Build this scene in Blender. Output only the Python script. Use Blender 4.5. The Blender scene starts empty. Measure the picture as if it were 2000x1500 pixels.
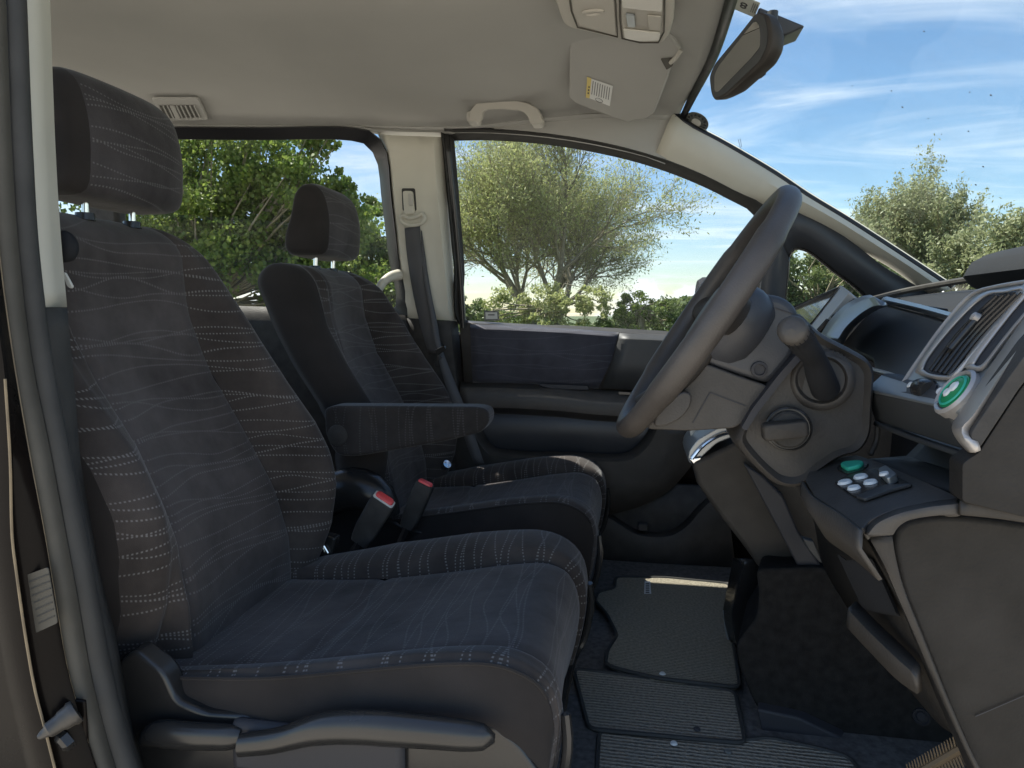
import bpy, bmesh, math, random
import numpy as np
from mathutils import Vector, Matrix
random.seed(7); RNG = np.random.default_rng(11)
SC = bpy.context.scene; COL = SC.collection
# ------------------------------------------------------------------ camera
CAM = np.array([0.0, -1.47, 1.12]); YAW = math.radians(10.4); PIT = math.radians(5.8); F = 1330.0
fwd = np.array([-math.sin(YAW)*math.cos(PIT), math.cos(YAW)*math.cos(PIT), -math.sin(PIT)])
rgt = np.array([math.cos(YAW), math.sin(YAW), 0.0]); upv = np.cross(rgt, fwd)
cd = bpy.data.cameras.new('camera'); cam = bpy.data.objects.new('camera', cd); COL.objects.link(cam)
cd.sensor_width = 36; cd.lens = 36*F/2000; cd.clip_start = 0.02; cd.clip_end = 3000
cam.matrix_world = Matrix(((rgt[0], upv[0], -fwd[0], CAM[0]), (rgt[1], upv[1], -fwd[1], CAM[1]), (rgt[2], upv[2], -fwd[2], CAM[2]), (0, 0, 0, 1)))
SC.camera = cam
# ------------------------------------------------------------------ sky, sun, exposure
SUN_EL = math.radians(60); SUN_AZ = math.radians(161)      # azimuth measured from +X (car front) towards +Y (passenger side)
W = bpy.data.worlds.new('World'); SC.world = W; W.use_nodes = True
wn = W.node_tree.nodes; wl = W.node_tree.links; wn.clear()
def wnode(t, **k):
    n = wn.new(t)
    for a, b in k.items(): setattr(n, a, b)
    return n
def wmath(op, a, b=None, c=None, clamp=False):
    n = wnode('ShaderNodeMath', operation=op); n.use_clamp = clamp
    for i, v in enumerate((a, b, c)):
        if v is None: continue
        if isinstance(v, (int, float)): n.inputs[i].default_value = v
        else: wl.new(v, n.inputs[i])
    return n.outputs[0]
sky = wnode('ShaderNodeTexSky', sky_type='NISHITA', sun_disc=False, sun_elevation=SUN_EL, sun_rotation=math.pi/2-SUN_AZ, altitude=50, air_density=1.1, dust_density=0.25, ozone_density=2.2)
geo = wnode('ShaderNodeTexCoord'); sep = wnode('ShaderNodeSeparateXYZ'); wl.new(geo.outputs['Generated'], sep.inputs[0])
zz = wmath('MAXIMUM', sep.outputs[2], 0.0)
den = wmath('ADD', zz, 0.10)
cx = wmath('DIVIDE', sep.outputs[0], den); cy = wmath('DIVIDE', sep.outputs[1], den)
com = wnode('ShaderNodeCombineXYZ'); wl.new(cx, com.inputs[0]); wl.new(cy, com.inputs[1])
mapc = wnode('ShaderNodeMapping'); wl.new(com.outputs[0], mapc.inputs[0]); mapc.inputs['Rotation'].default_value = (0, 0, math.radians(-40)); mapc.inputs['Scale'].default_value = (0.5, 1.35, 1); mapc.inputs['Location'].default_value = (0.35, 0.2, 0)
n1 = wnode('ShaderNodeTexNoise'); n1.inputs['Scale'].default_value = 1.3; n1.inputs['Detail'].default_value = 9; n1.inputs['Roughness'].default_value = 0.58; n1.inputs['Distortion'].default_value = 1.1
wl.new(mapc.outputs[0], n1.inputs['Vector'])
cir = wnode('ShaderNodeMapRange', interpolation_type='SMOOTHSTEP'); wl.new(n1.outputs['Fac'], cir.inputs[0]); cir.inputs[1].default_value = 0.42; cir.inputs[2].default_value = 0.78; cir.inputs[4].default_value = 0.62
# cumulus banks, standing low over the horizon all the way round
n2 = wnode('ShaderNodeTexNoise'); n2.inputs['Scale'].default_value = 5.5; n2.inputs['Detail'].default_value = 8; n2.inputs['Roughness'].default_value = 0.55
mp2 = wnode('ShaderNodeMapping'); wl.new(geo.outputs['Generated'], mp2.inputs[0]); mp2.inputs['Scale'].default_value = (1, 1, 1.9); mp2.inputs['Location'].default_value = (0.15, 0.37, 0.1)
wl.new(mp2.outputs[0], n2.inputs['Vector'])
low = wnode('ShaderNodeMapRange'); wl.new(sep.outputs[2], low.inputs[0]); low.inputs[1].default_value = 0.0; low.inputs[2].default_value = 0.16; low.inputs[3].default_value = 0.12; low.inputs[4].default_value = -0.20
cs = wmath('ADD', n2.outputs['Fac'], low.outputs[0])
cum = wnode('ShaderNodeMapRange', interpolation_type='SMOOTHSTEP'); wl.new(cs, cum.inputs[0]); cum.inputs[1].default_value = 0.53; cum.inputs[2].default_value = 0.60; cum.inputs[4].default_value = 0.9
tot = wmath('MAXIMUM', cir.outputs[0], cum.outputs[0])
mx = wnode('ShaderNodeMix', data_type='RGBA'); wl.new(tot, mx.inputs[0])
hs = wnode('ShaderNodeHueSaturation'); hs.inputs['Saturation'].default_value = 1.12; wl.new(sky.outputs[0], hs.inputs['Color'])
wl.new(hs.outputs[0], mx.inputs[6]); mx.inputs[7].default_value = (7.6, 7.9, 8.2, 1)
bg = wnode('ShaderNodeBackground'); bg.inputs['Strength'].default_value = 0.085; wl.new(mx.outputs[2], bg.inputs[0])
wo = wnode('ShaderNodeOutputWorld'); wl.new(bg.outputs[0], wo.inputs[0])
sl = bpy.data.lights.new('sun', 'SUN'); sl.energy = 5.0; sl.angle = math.radians(0.5); sl.color = (1, 0.95, 0.86)
sun = bpy.data.objects.new('sun', sl); COL.objects.link(sun)
SD = Vector((math.cos(SUN_EL)*math.cos(SUN_AZ), math.cos(SUN_EL)*math.sin(SUN_AZ), math.sin(SUN_EL)))
sun.rotation_euler = SD.to_track_quat('Z', 'Y').to_euler(); sun.location = (8, 8, 12)
vs = SC.view_settings; vs.view_transform = 'Standard'; vs.look = 'None'; vs.gamma = 1; vs.use_curve_mapping = False; vs.exposure = 1.4
SC.cycles.use_denoising = True; SC.cycles.max_bounces = 10; SC.cycles.diffuse_bounces = 6; SC.cycles.transparent_max_bounces = 24; SC.cycles.sample_clamp_indirect = 6
# ------------------------------------------------------------------ points in the car: photo ray met with a real plane
def ray(px, py): return fwd + rgt*(px-1000)/F - upv*(py-750)/F
def PY(px, py, y): d = ray(px, py); return CAM + d*(y-CAM[1])/d[1]
def PZ(px, py, z): d = ray(px, py); return CAM + d*(z-CAM[2])/d[2]
def PN(px, py, p, n): d = ray(px, py); n = np.array(n, float); return CAM + d*((np.array(p, float)-CAM) @ n)/(d @ n)
FARN = np.array([0, 0.58, 0.09]); FARN /= np.linalg.norm(FARN)      # passenger side glass leans inwards
def PF(px, py, off=0.0):
    p = PN(px, py, (0, 0.72-off, 1.08), FARN)
    return p if p[2] > 1.08 else PY(px, py, 0.72-off)
def L(pts, f, *a): return [f(x, y, *a) for x, y in pts]
def crom(P, n, closed=False):
    P = np.array(P, float)
    if len(P) == 2: return P[0]+(P[1]-P[0])*np.linspace(0, 1, n)[:, None]
    if closed: Q = np.vstack([P[-1], P, P[0], P[1]])
    else: Q = np.vstack([2*P[0]-P[1], P, 2*P[-1]-P[-2]])
    d = np.sqrt(np.linalg.norm(np.diff(Q, axis=0), axis=1))+1e-9
    out = []; m = len(Q)-3
    seg = d[1:1+m]; cum_ = np.concatenate([[0], np.cumsum(seg**2)])
    ts = np.linspace(0, cum_[-1], n, endpoint=not closed)
    for t in ts:
        i = min(np.searchsorted(cum_, t, side='right')-1, m-1); u = (t-cum_[i])/(cum_[i+1]-cum_[i])
        p0, p1, p2, p3 = Q[i:i+4]
        t1 = (p2-p1)-(p2-p0)*0 ; a, b, c = d[i], d[i+1], d[i+2]
        m1 = (p1-p0)/a-(p2-p0)/(a+b)+(p2-p1)/b; m2 = (p2-p1)/b-(p3-p1)/(b+c)+(p3-p2)/c
        m1 = m1*b; m2 = m2*b
        out.append((2*u**3-3*u**2+1)*p1+(u**3-2*u**2+u)*m1+(-2*u**3+3*u**2)*p2+(u**3-u**2)*m2)
    return np.array(out)
def ip(z, xs, ys): return float(np.interp(z, xs, ys))
# ------------------------------------------------------------------ objects
def tag(o, label, cat, group=None):
    o['label'] = label; o['category'] = cat
    if group: o['group'] = group
    return o
def thing(name, label, cat, loc=(0, 0, 0), group=None):
    o = bpy.data.objects.new(name, None); COL.objects.link(o); o.location = loc; o.empty_display_size = 0.05
    return tag(o, label, cat, group)
def mesh(name, V, Fc, mat, parent=None, smooth=True, angle=40, uv=None, bevel=0, seg=2, solid=0, sub=0, off=-1):
    me = bpy.data.meshes.new(name); me.from_pydata([tuple(map(float, v)) for v in V], [], [tuple(map(int, f)) for f in Fc])
    bm = bmesh.new(); bm.from_mesh(me)
    if solid == 0: bmesh.ops.recalc_face_normals(bm, faces=bm.faces)
    bm.to_mesh(me); bm.free()
    if uv is not None:
        u = me.uv_layers.new(name='UVMap'); uv = np.array(uv)
        for lp in me.loops: u.data[lp.index].uv = uv[lp.vertex_index]
    me.materials.append(mat)
    if smooth:
        me.polygons.foreach_set('use_smooth', [True]*len(me.polygons)); me.set_sharp_from_angle(angle=math.radians(angle))
    o = bpy.data.objects.new(name, me); COL.objects.link(o)
    if parent is not None:
        o.parent = parent; w = parent; off_ = Vector((0, 0, 0))
        while w is not None: off_ += w.location; w = w.parent
        for v in me.vertices: v.co -= off_
    if solid: m = o.modifiers.new('s', 'SOLIDIFY'); m.thickness = solid; m.offset = off
    if bevel:
        m = o.modifiers.new('b', 'BEVEL'); m.width = bevel; m.segments = seg; m.limit_method = 'ANGLE'; m.angle_limit = math.radians(35); m.harden_normals = False
    if sub: m = o.modifiers.new('d', 'SUBSURF'); m.levels = sub; m.render_levels = sub
    return o
def grid_faces(nr, nc, wrap=False):
    f = []
    for i in range(nr-1):
        for j in range(nc if wrap else nc-1):
            k = (j+1) % nc; f.append((i*nc+j, i*nc+k, (i+1)*nc+k, (i+1)*nc+j))
    return f
def surf(name, rows, mat, parent=None, **k):               # open surface through rows of points
    rows = np.array(rows); nr, nc, _ = rows.shape
    return mesh(name, rows.reshape(-1, 3), grid_faces(nr, nc), mat, parent, **k)
def strip(name, curves, mat, parent=None, n=16, thick=0.008, bevel=0, **k):   # sheet between edge curves, with real thickness
    return surf(name, [crom(c, n) for c in curves], mat, parent, solid=thick, bevel=bevel, **k)
def loft(name, rings, mat, parent=None, caps=True, **k):
    rings = np.array(rings); nr, nc, _ = rings.shape; f = grid_faces(nr, nc, True)
    if caps: f.append(tuple(range(nc))[::-1]); f.append(tuple((nr-1)*nc+j for j in range(nc)))
    return mesh(name, rings.reshape(-1, 3), f, mat, parent, **k)
def prism(name, pts, d, mat, parent=None, bevel=0.004, seg=3, **k):           # outline pushed along d
    pts = np.array(pts, float); d = np.array(d, float); n = len(pts)
    V = np.vstack([pts, pts+d]); f = [tuple(range(n))[::-1], tuple(range(n, 2*n))]
    f += [(i, (i+1) % n, n+(i+1) % n, n+i) for i in range(n)]
    return mesh(name, V, f, mat, parent, bevel=bevel, seg=seg, **k)
def frames(P):
    P = np.array(P, float); T = np.gradient(P, axis=0); T /= np.linalg.norm(T, axis=1)[:, None]+1e-12
    up = np.array([0, 0, 1.0]) if abs(T[0][2]) < 0.9 else np.array([0, 1.0, 0]); A = []; B = []
    a = np.cross(up, T[0]); a /= np.linalg.norm(a)
    for t in T:
        a = a-t*(a @ t); a /= np.linalg.norm(a)+1e-12; A.append(a); B.append(np.cross(t, a))
    return T, np.array(A), np.array(B)
def tube(name, P, r, mat, parent=None, n=10, sm=0, sx=1.0, **k):
    if sm: P = crom(P, sm)
    P = np.array(P, float); T, A, B = frames(P); r = np.broadcast_to(np.array(r, float), (len(P),)) if np.ndim(r) == 0 or len(np.atleast_1d(r)) == len(P) else np.interp(np.linspace(0, 1, len(P)), np.linspace(0, 1, len(r)), r)
    th = np.linspace(0, 2*math.pi, n, endpoint=False)
    R = [[P[i]+r[i]*(sx*math.cos(t)*A[i]+math.sin(t)*B[i]) for t in th] for i in range(len(P))]
    return loft(name, R, mat, parent, **k)
def box(name, c, s, mat, parent=None, rot=None, bevel=0.003, seg=2, **k):
    c = np.array(c, float); h = np.array(s, float)/2
    V = np.array([[x, y, z] for x in (-1, 1) for y in (-1, 1) for z in (-1, 1)])*h
    if rot is not None: V = V @ np.array(rot).T
    return mesh(name, V+c, [(0, 1, 3, 2), (4, 6, 7, 5), (0, 4, 5, 1), (2, 3, 7, 6), (0, 2, 6, 4), (1, 5, 7, 3)], mat, parent, bevel=bevel, seg=seg, **k)
def lathe(name, o, ax, prof, mat, parent=None, n=24, **k):
    o = np.array(o, float); ax = np.array(ax, float); ax /= np.linalg.norm(ax)
    a = np.cross(ax, [0, 0, 1.0] if abs(ax[2]) < 0.9 else [0, 1.0, 0]); a /= np.linalg.norm(a); b = np.cross(ax, a)
    R = [[o+ax*h+r*(math.cos(t)*a+math.sin(t)*b) for t in np.linspace(0, 2*math.pi, n, endpoint=False)] for r, h in prof]
    return loft(name, R, mat, parent, **k)
def rrect(w, h, r, n=4):
    out = []
    for cx_, cy_, a0 in ((w/2-r, h/2-r, 0), (-w/2+r, h/2-r, 90), (-w/2+r, -h/2+r, 180), (w/2-r, -h/2+r, 270)):
        for i in range(n+1): t = math.radians(a0+90*i/n); out.append((cx_+r*math.cos(t), cy_+r*math.sin(t)))
    return out
def roundpoly(P, r, n=4):                                   # rounds the corners of a 3D outline
    P = [np.array(p, float) for p in P]; m = len(P); out = []
    for i in range(m):
        a, p, b = P[i-1], P[i], P[(i+1) % m]; rr = r if np.ndim(r) == 0 else r[i]
        d1 = np.linalg.norm(a-p); d2 = np.linalg.norm(b-p); q = min(rr, d1*0.48, d2*0.48); s = p+(a-p)/d1*q; e = p+(b-p)/d2*q
        for t in np.linspace(0, 1, n+1): out.append((1-t)**2*s+2*t*(1-t)*p+t*t*e)
    return np.array(out)
# ------------------------------------------------------------------ materials
def mat(name, col, rough=0.6, metal=0.0, var=0.0, vscale=6, bump=0.0, bscale=300, spec=0.5, bump2=0.0, b2scale=8, sheen=0.0):
    m = bpy.data.materials.new(name); m.use_nodes = True; nt = m.node_tree; N = nt.nodes; K = nt.links
    b = N['Principled BSDF']; b.inputs['Base Color'].default_value = (*col, 1); b.inputs['Roughness'].default_value = rough; b.inputs['Metallic'].default_value = metal
    b.inputs['Specular IOR Level'].default_value = spec
    if sheen: b.inputs['Sheen Weight'].default_value = sheen; b.inputs['Sheen Roughness'].default_value = 0.4
    tc = N.new('ShaderNodeTexCoord')
    if var:
        n = N.new('ShaderNodeTexNoise'); n.inputs['Scale'].default_value = vscale; n.inputs['Detail'].default_value = 6; K.new(tc.outputs['Object'], n.inputs['Vector'])
        mr = N.new('ShaderNodeMapRange'); mr.inputs[1].default_value = 0.3; mr.inputs[2].default_value = 0.7; mr.inputs[3].default_value = 1-var; mr.inputs[4].default_value = 1+var; K.new(n.outputs['Fac'], mr.inputs[0])
        v = N.new('ShaderNodeVectorMath'); v.operation = 'SCALE'; v.inputs[0].default_value = col; K.new(mr.outputs[0], v.inputs['Scale']); K.new(v.outputs[0], b.inputs['Base Color'])
        r2 = N.new('ShaderNodeMapRange'); r2.inputs[3].default_value = max(0.02, rough-0.1); r2.inputs[4].default_value = min(1, rough+0.1); K.new(n.outputs['Fac'], r2.inputs[0]); K.new(r2.outputs[0], b.inputs['Roughness'])
    last = None
    for st, scl, dist in ((bump, bscale, 0.0006), (bump2, b2scale, 0.01)):
        if not st: continue
        n = N.new('ShaderNodeTexNoise'); n.inputs['Scale'].default_value = scl; n.inputs['Detail'].default_value = 3; K.new(tc.outputs['Object'], n.inputs['Vector'])
        bp = N.new('ShaderNodeBump'); bp.inputs['Strength'].default_value = st; bp.inputs['Distance'].default_value = dist; K.new(n.outputs['Fac'], bp.inputs['Height'])
        if last: K.new(last, bp.inputs['Normal'])
        last = bp.outputs[0]; K.new(last, b.inputs['Normal'])
    return m
def nmath(nt, op, a, b=None, c=None, clamp=False):
    n = nt.nodes.new('ShaderNodeMath'); n.operation = op; n.use_clamp = clamp
    for i, v in enumerate((a, b, c)):
        if v is None: continue
        if isinstance(v, (int, float)): n.inputs[i].default_value = v
        else: nt.links.new(v, n.inputs[i])
    return n.outputs[0]
def fabric(name, base, dot, gain, dots=True):
    # woven velour crossed by wavering dotted threads; UV in metres: U across the seat, V along it
    m = mat(name, base, 0.92, bump=0.7, bscale=700, spec=0.12, sheen=0.22, bump2=0.35, b2scale=10); nt = m.node_tree; N = nt.nodes; K = nt.links; b = N['Principled BSDF']
    uv = N.new('ShaderNodeUVMap'); s = N.new('ShaderNodeSeparateXYZ'); K.new(uv.outputs[0], s.inputs[0]); U, V_ = s.outputs[0], s.outputs[1]
    acc = None
    for i, (period, amp, sc, off, w) in enumerate(((0.058, 0.030, 2.6, 0.013, 0.0015), (0.077, 0.045, 2.1, 0.047, 0.0015), (0.098, 0.05, 2.8, 0.081, 0.0016), (0.121, 0.036, 2.2, 0.02, 0.0015), (0.143, 0.042, 1.7, 0.11, 0.0015))):
        cv = N.new('ShaderNodeCombineXYZ'); K.new(U, cv.inputs[0]); K.new(nmath(nt, 'MULTIPLY', V_, 0.8), cv.inputs[1]); cv.inputs[2].default_value = off*90
        nz = N.new('ShaderNodeTexNoise'); nz.inputs['Scale'].default_value = sc*1.6; nz.inputs['Detail'].default_value = 0.5; K.new(cv.outputs[0], nz.inputs['Vector'])
        v = nmath(nt, 'ADD', nmath(nt, 'MULTIPLY_ADD', nz.outputs['Fac'], amp*2.6, V_), off)
        d = nmath(nt, 'ABSOLUTE', nmath(nt, 'SUBTRACT', nmath(nt, 'FRACT', nmath(nt, 'DIVIDE', v, period)), 0.5))
        d = nmath(nt, 'MULTIPLY', d, period)
        ln = N.new('ShaderNodeMapRange'); K.new(d, ln.inputs[0]); ln.inputs[1].default_value = w*0.5; ln.inputs[2].default_value = w*1.2; ln.inputs[3].default_value = 1; ln.inputs[4].default_value = 0
        acc = ln.outputs[0] if acc is None else nmath(nt, 'MAXIMUM', acc, ln.outputs[0])
    dt = nmath(nt, 'FRACT', nmath(nt, 'MULTIPLY', U, 1/0.0062))
    dm = N.new('ShaderNodeMapRange'); K.new(nmath(nt, 'ABSOLUTE', nmath(nt, 'SUBTRACT', dt, 0.5)), dm.inputs[0]); dm.inputs[1].default_value = 0.16; dm.inputs[2].default_value = 0.30; dm.inputs[3].default_value = 1; dm.inputs[4].default_value = 0.0 if dots else 0.7
    pat = nmath(nt, 'MULTIPLY', nmath(nt, 'MULTIPLY', acc, dm.outputs[0]), gain, clamp=True)
    tc = N.new('ShaderNodeTexCoord'); nz = N.new('ShaderNodeTexNoise'); nz.inputs['Scale'].default_value = 5; nz.inputs['Detail'].default_value = 8; nz.inputs['Roughness'].default_value = 0.65; K.new(tc.outputs['Object'], nz.inputs['Vector'])
    rp = N.new('ShaderNodeMapRange'); K.new(nz.outputs['Fac'], rp.inputs[0]); rp.inputs[1].default_value = 0.3; rp.inputs[2].default_value = 0.72; rp.inputs[3].default_value = 0.6; rp.inputs[4].default_value = 1.65
    sc_ = N.new('ShaderNodeVectorMath'); sc_.operation = 'SCALE'; sc_.inputs[0].default_value = base; K.new(rp.outputs[0], sc_.inputs['Scale'])
    mxx = N.new('ShaderNodeMix'); mxx.data_type = 'RGBA'; K.new(pat, mxx.inputs[0]); K.new(sc_.outputs[0], mxx.inputs[6]); mxx.inputs[7].default_value = (*dot, 1); K.new(mxx.outputs[2], b.inputs['Base Color'])
    return m
def glass(name, tint, gloss=0.5):
    m = bpy.data.materials.new(name); m.use_nodes = True; nt = m.node_tree; N = nt.nodes; N.clear()
    o = N.new('ShaderNodeOutputMaterial'); t = N.new('ShaderNodeBsdfTransparent'); t.inputs[0].default_value = (*tint, 1)
    g = N.new('ShaderNodeBsdfGlossy'); g.inputs['Roughness'].default_value = 0.02; lw = N.new('ShaderNodeLayerWeight'); p5 = nmath(nt, 'POWER', lw.outputs['Facing'], 5.0); fr_ = nmath(nt, 'MULTIPLY_ADD', p5, 0.35*gloss, 0.007)
    x = N.new('ShaderNodeMixShader'); nt.links.new(fr_, x.inputs[0]); nt.links.new(t.outputs[0], x.inputs[1]); nt.links.new(g.outputs[0], x.inputs[2])
    tc = N.new('ShaderNodeTexCoord'); nz = N.new('ShaderNodeTexNoise'); nz.inputs['Scale'].default_value = 7; nz.inputs['Detail'].default_value = 9; nz.inputs['Roughness'].default_value = 0.7; nt.links.new(tc.outputs['Object'], nz.inputs['Vector'])
    df = N.new('ShaderNodeBsdfDiffuse'); df.inputs[0].default_value = (0.75, 0.74, 0.70, 1); y = N.new('ShaderNodeMixShader'); nt.links.new(nmath(nt, 'MULTIPLY_ADD', nmath(nt, 'SUBTRACT', nz.outputs['Fac'], 0.42, clamp=True), 0.10, 0.004), y.inputs[0])
    nt.links.new(x.outputs[0], y.inputs[1]); nt.links.new(df.outputs[0], y.inputs[2]); nt.links.new(y.outputs[0], o.inputs[0])
    return m
M = {}
M['liner'] = mat('headliner cloth', (0.44, 0.43, 0.40), 0.95, var=0.035, vscale=4, bump=0.7, bscale=420, spec=0.08, bump2=0.12, b2scale=5)
M['beige'] = mat('beige trim plastic', (0.61, 0.58, 0.485), 0.55, var=0.04, vscale=9, bump=0.25, bscale=500)
M['beige2'] = mat('pale grey trim plastic', (0.49, 0.465, 0.41), 0.55, var=0.04, bump=0.35, bscale=400, spec=0.3)
M['lampc'] = mat('clear lamp lens', (0.62, 0.60, 0.54), 0.25, bump=0.6, bscale=260)
M['black'] = mat('black grained plastic', (0.050, 0.047, 0.044), 0.55, var=0.25, vscale=30, bump=0.8, bscale=260, spec=0.22, bump2=0.04, b2scale=70)
M['gloss'] = mat('satin black plastic', (0.026, 0.025, 0.024), 0.24, var=0.15, vscale=10, bump=0.15, bscale=420)
M['dash'] = mat('charcoal dash plastic', (0.058, 0.053, 0.048), 0.55, var=0.2, vscale=22, bump=0.8, bscale=260, spec=0.25, bump2=0.04, b2scale=70)
M['dash2'] = mat('brown grey dash plastic', (0.048, 0.0425, 0.037), 0.52, var=0.2, vscale=22, bump=0.8, bscale=260, spec=0.25, bump2=0.04, b2scale=70)
M['shroud'] = mat('grey column plastic', (0.066, 0.060, 0.054), 0.45, var=0.16, vscale=22, bump=0.8, bscale=260, spec=0.32, bump2=0.03, b2scale=70)
M['kick'] = mat('brown kick panel plastic', (0.026, 0.0235, 0.021), 0.55, var=0.3, vscale=16, bump=0.9, bscale=240, spec=0.18, bump2=0.05, b2scale=60)
M['pad'] = mat('soft black dash pad', (0.020, 0.021, 0.024), 0.8, var=0.1, vscale=7, bump=0.6, bscale=380, spec=0.2)
M['panel'] = mat('slate dash panel', (0.046, 0.047, 0.047), 0.48, var=0.08, vscale=9, bump=0.3, bscale=420)
M['silver'] = mat('satin silver plastic', (0.47, 0.435, 0.40), 0.38, metal=0.35, var=0.05, vscale=20, bump=0.08, bscale=600)
M['sgrey'] = mat('metallic grey plastic', (0.30, 0.32, 0.33), 0.3, metal=0.6, var=0.05, bump=0.08, bscale=600)
M['chrome'] = mat('chrome', (0.75, 0.75, 0.75), 0.12, metal=1.0)
M['leather'] = mat('steering wheel leather', (0.066, 0.058, 0.052), 0.42, var=0.22, vscale=14, bump=0.7, bscale=420, spec=0.4)
M['rubber'] = mat('door seal rubber', (0.048, 0.047, 0.044), 0.6, var=0.15, vscale=20, bump=0.4, bscale=300, spec=0.25)
M['olive'] = mat('grey rubber flange', (0.085, 0.078, 0.064), 0.55, var=0.15, vscale=16, bump=0.3, bscale=300, spec=0.25)
M['paint'] = mat('dark brown metallic paint', (0.009, 0.007, 0.006), 0.25, metal=0.0, var=0.12, vscale=12, spec=0.09)
M['gold'] = mat('bare sealer edge', (0.20, 0.150, 0.088), 0.5, var=0.3, vscale=30)
M['carpet'] = mat('black carpet', (0.022, 0.021, 0.020), 0.98, var=0.25, vscale=60, bump=1.0, bscale=600, spec=0.05)
M['carpet2'] = mat('grey carpet', (0.12, 0.115, 0.11), 0.98, var=0.3, vscale=90, bump=1.0, bscale=700, spec=0.05)
M['side'] = mat('plain seat side cloth', (0.034, 0.030, 0.028), 0.93, var=0.2, vscale=8, bump=0.5, bscale=800, spec=0.1, bump2=0.35, b2scale=9, sheen=0.2)
M['fabI'] = fabric('seat insert fabric', (0.070, 0.061, 0.058), (0.33, 0.32, 0.31), 0.27)
M['fabH'] = fabric('headrest fabric', (0.050, 0.045, 0.045), (0.30, 0.30, 0.29), 0.3)
M['fabB'] = fabric('seat bolster fabric', (0.054, 0.046, 0.042), (0.40, 0.39, 0.38), 0.34)
M['fabD'] = fabric('door fabric', (0.050, 0.049, 0.058), (0.2, 0.21, 0.23), 0.3)
M['fabA'] = fabric('armrest fabric', (0.034, 0.031, 0.030), (0.22, 0.22, 0.22), 0.18)
M['belt'] = mat('seat belt webbing', (0.085, 0.083, 0.085), 0.7, bump=0.6, bscale=900, var=0.1)
M['red'] = mat('red buckle button', (0.80, 0.085, 0.085), 0.35)
M['green'] = mat('green button', (0.02, 0.27, 0.10), 0.25, spec=0.7)
M['mint'] = mat('mint green button', (0.03, 0.42, 0.27), 0.45)
M['white'] = mat('white print', (0.75, 0.75, 0.72), 0.5)
M['yellow'] = mat('yellow print', (0.72, 0.56, 0.13), 0.5)
M['paper'] = mat('sticker paper', (0.62, 0.61, 0.56), 0.6, var=0.1, vscale=40)
M['ink'] = mat('dark print', (0.03, 0.03, 0.035), 0.6)
M['greyink'] = mat('grey sticker', (0.15, 0.15, 0.138), 0.6, var=0.4, vscale=160)
M['steel'] = mat('bare steel', (0.055, 0.050, 0.044), 0.42, metal=0.0, var=0.25, vscale=60)
M['screen'] = mat('dark screen', (0.01, 0.011, 0.013), 0.04, spec=1.0)
M['navy'] = mat('dark navy plastic', (0.048, 0.050, 0.056), 0.4, bump=0.4, bscale=420, var=0.08)
M['mirror'] = mat('mirror silvering', (0.62, 0.63, 0.62), 0.01, metal=1.0)
M['gl_front'] = glass('windscreen glass', (0.86, 0.885, 0.875)); M['gl_side'] = glass('door glass', (0.825, 0.84, 0.845)); M['gl_dark'] = glass('privacy glass', (0.81, 0.82, 0.82))
M['frit'] = mat('black glass border', (0.012, 0.012, 0.014), 0.3)
M['brush'] = mat('tan bristle', (0.15, 0.105, 0.06), 0.6)
def ribbed(name, col, freq, axis):
    m = mat(name, col, 0.97, spec=0.05); nt = m.node_tree; N = nt.nodes; K = nt.links; b = N['Principled BSDF']
    tc = N.new('ShaderNodeTexCoord'); s = N.new('ShaderNodeSeparateXYZ'); K.new(tc.outputs['Object'], s.inputs[0])
    nz = N.new('ShaderNodeTexNoise'); nz.inputs['Scale'].default_value = 160; nz.inputs['Detail'].default_value = 4; K.new(tc.outputs['Object'], nz.inputs['Vector'])
    big = N.new('ShaderNodeTexNoise'); big.inputs['Scale'].default_value = 14; big.inputs['Detail'].default_value = 4; K.new(tc.outputs['Object'], big.inputs['Vector'])
    w = nmath(nt, 'SINE', nmath(nt, 'ADD', nmath(nt, 'MULTIPLY', s.outputs[axis], freq*2*math.pi), nmath(nt, 'MULTIPLY', big.outputs['Fac'], 3.0)))
    h = nmath(nt, 'ADD', nmath(nt, 'MULTIPLY', w, 0.28), nmath(nt, 'MULTIPLY', nz.outputs['Fac'], 1.5))
    bp = N.new('ShaderNodeBump'); bp.inputs['Strength'].default_value = 1.0; bp.inputs['Distance'].default_value = 0.004; K.new(h, bp.inputs['Height']); K.new(bp.outputs[0], b.inputs['Normal'])
    g = nmath(nt, 'MULTIPLY_ADD', nmath(nt, 'SUBTRACT', h, 0.75), 0.75, 1.0); g = nmath(nt, 'MAXIMUM', g, 0.2)
    v = N.new('ShaderNodeVectorMath'); v.operation = 'SCALE'; v.inputs[0].default_value = col; K.new(g, v.inputs['Scale']); K.new(v.outputs[0], b.inputs['Base Color'])
    return m
M['mat'] = ribbed('ribbed loop mat', (0.29, 0.258, 0.208), 105, 1)
M['matp'] = ribbed('loop pile mat', (0.31, 0.278, 0.215), 150, 1)
# ================================================================== GROUND
def ground_mat():
    m = mat('gravel yard', (0.40, 0.365, 0.31), 0.95, var=0.25, vscale=3, bump=0.6, bscale=60); return m
g = mesh('ground', [(-600, -600, 0), (600, -600, 0), (600, 600, 0), (-600, 600, 0)], [(0, 1, 2, 3)], ground_mat(), smooth=False); g['kind'] = 'structure'
gm = mat('rough grass', (0.075, 0.10, 0.035), 0.95, var=0.5, vscale=1.2, bump=0.8, bscale=40)
g = mesh('grass_verge', [(-300, 5.0, 0.004), (300, 5.0, 0.004), (300, 560, 0.004), (-300, 560, 0.004)], [(0, 1, 2, 3)], gm, smooth=False); g['kind'] = 'structure'
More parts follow.
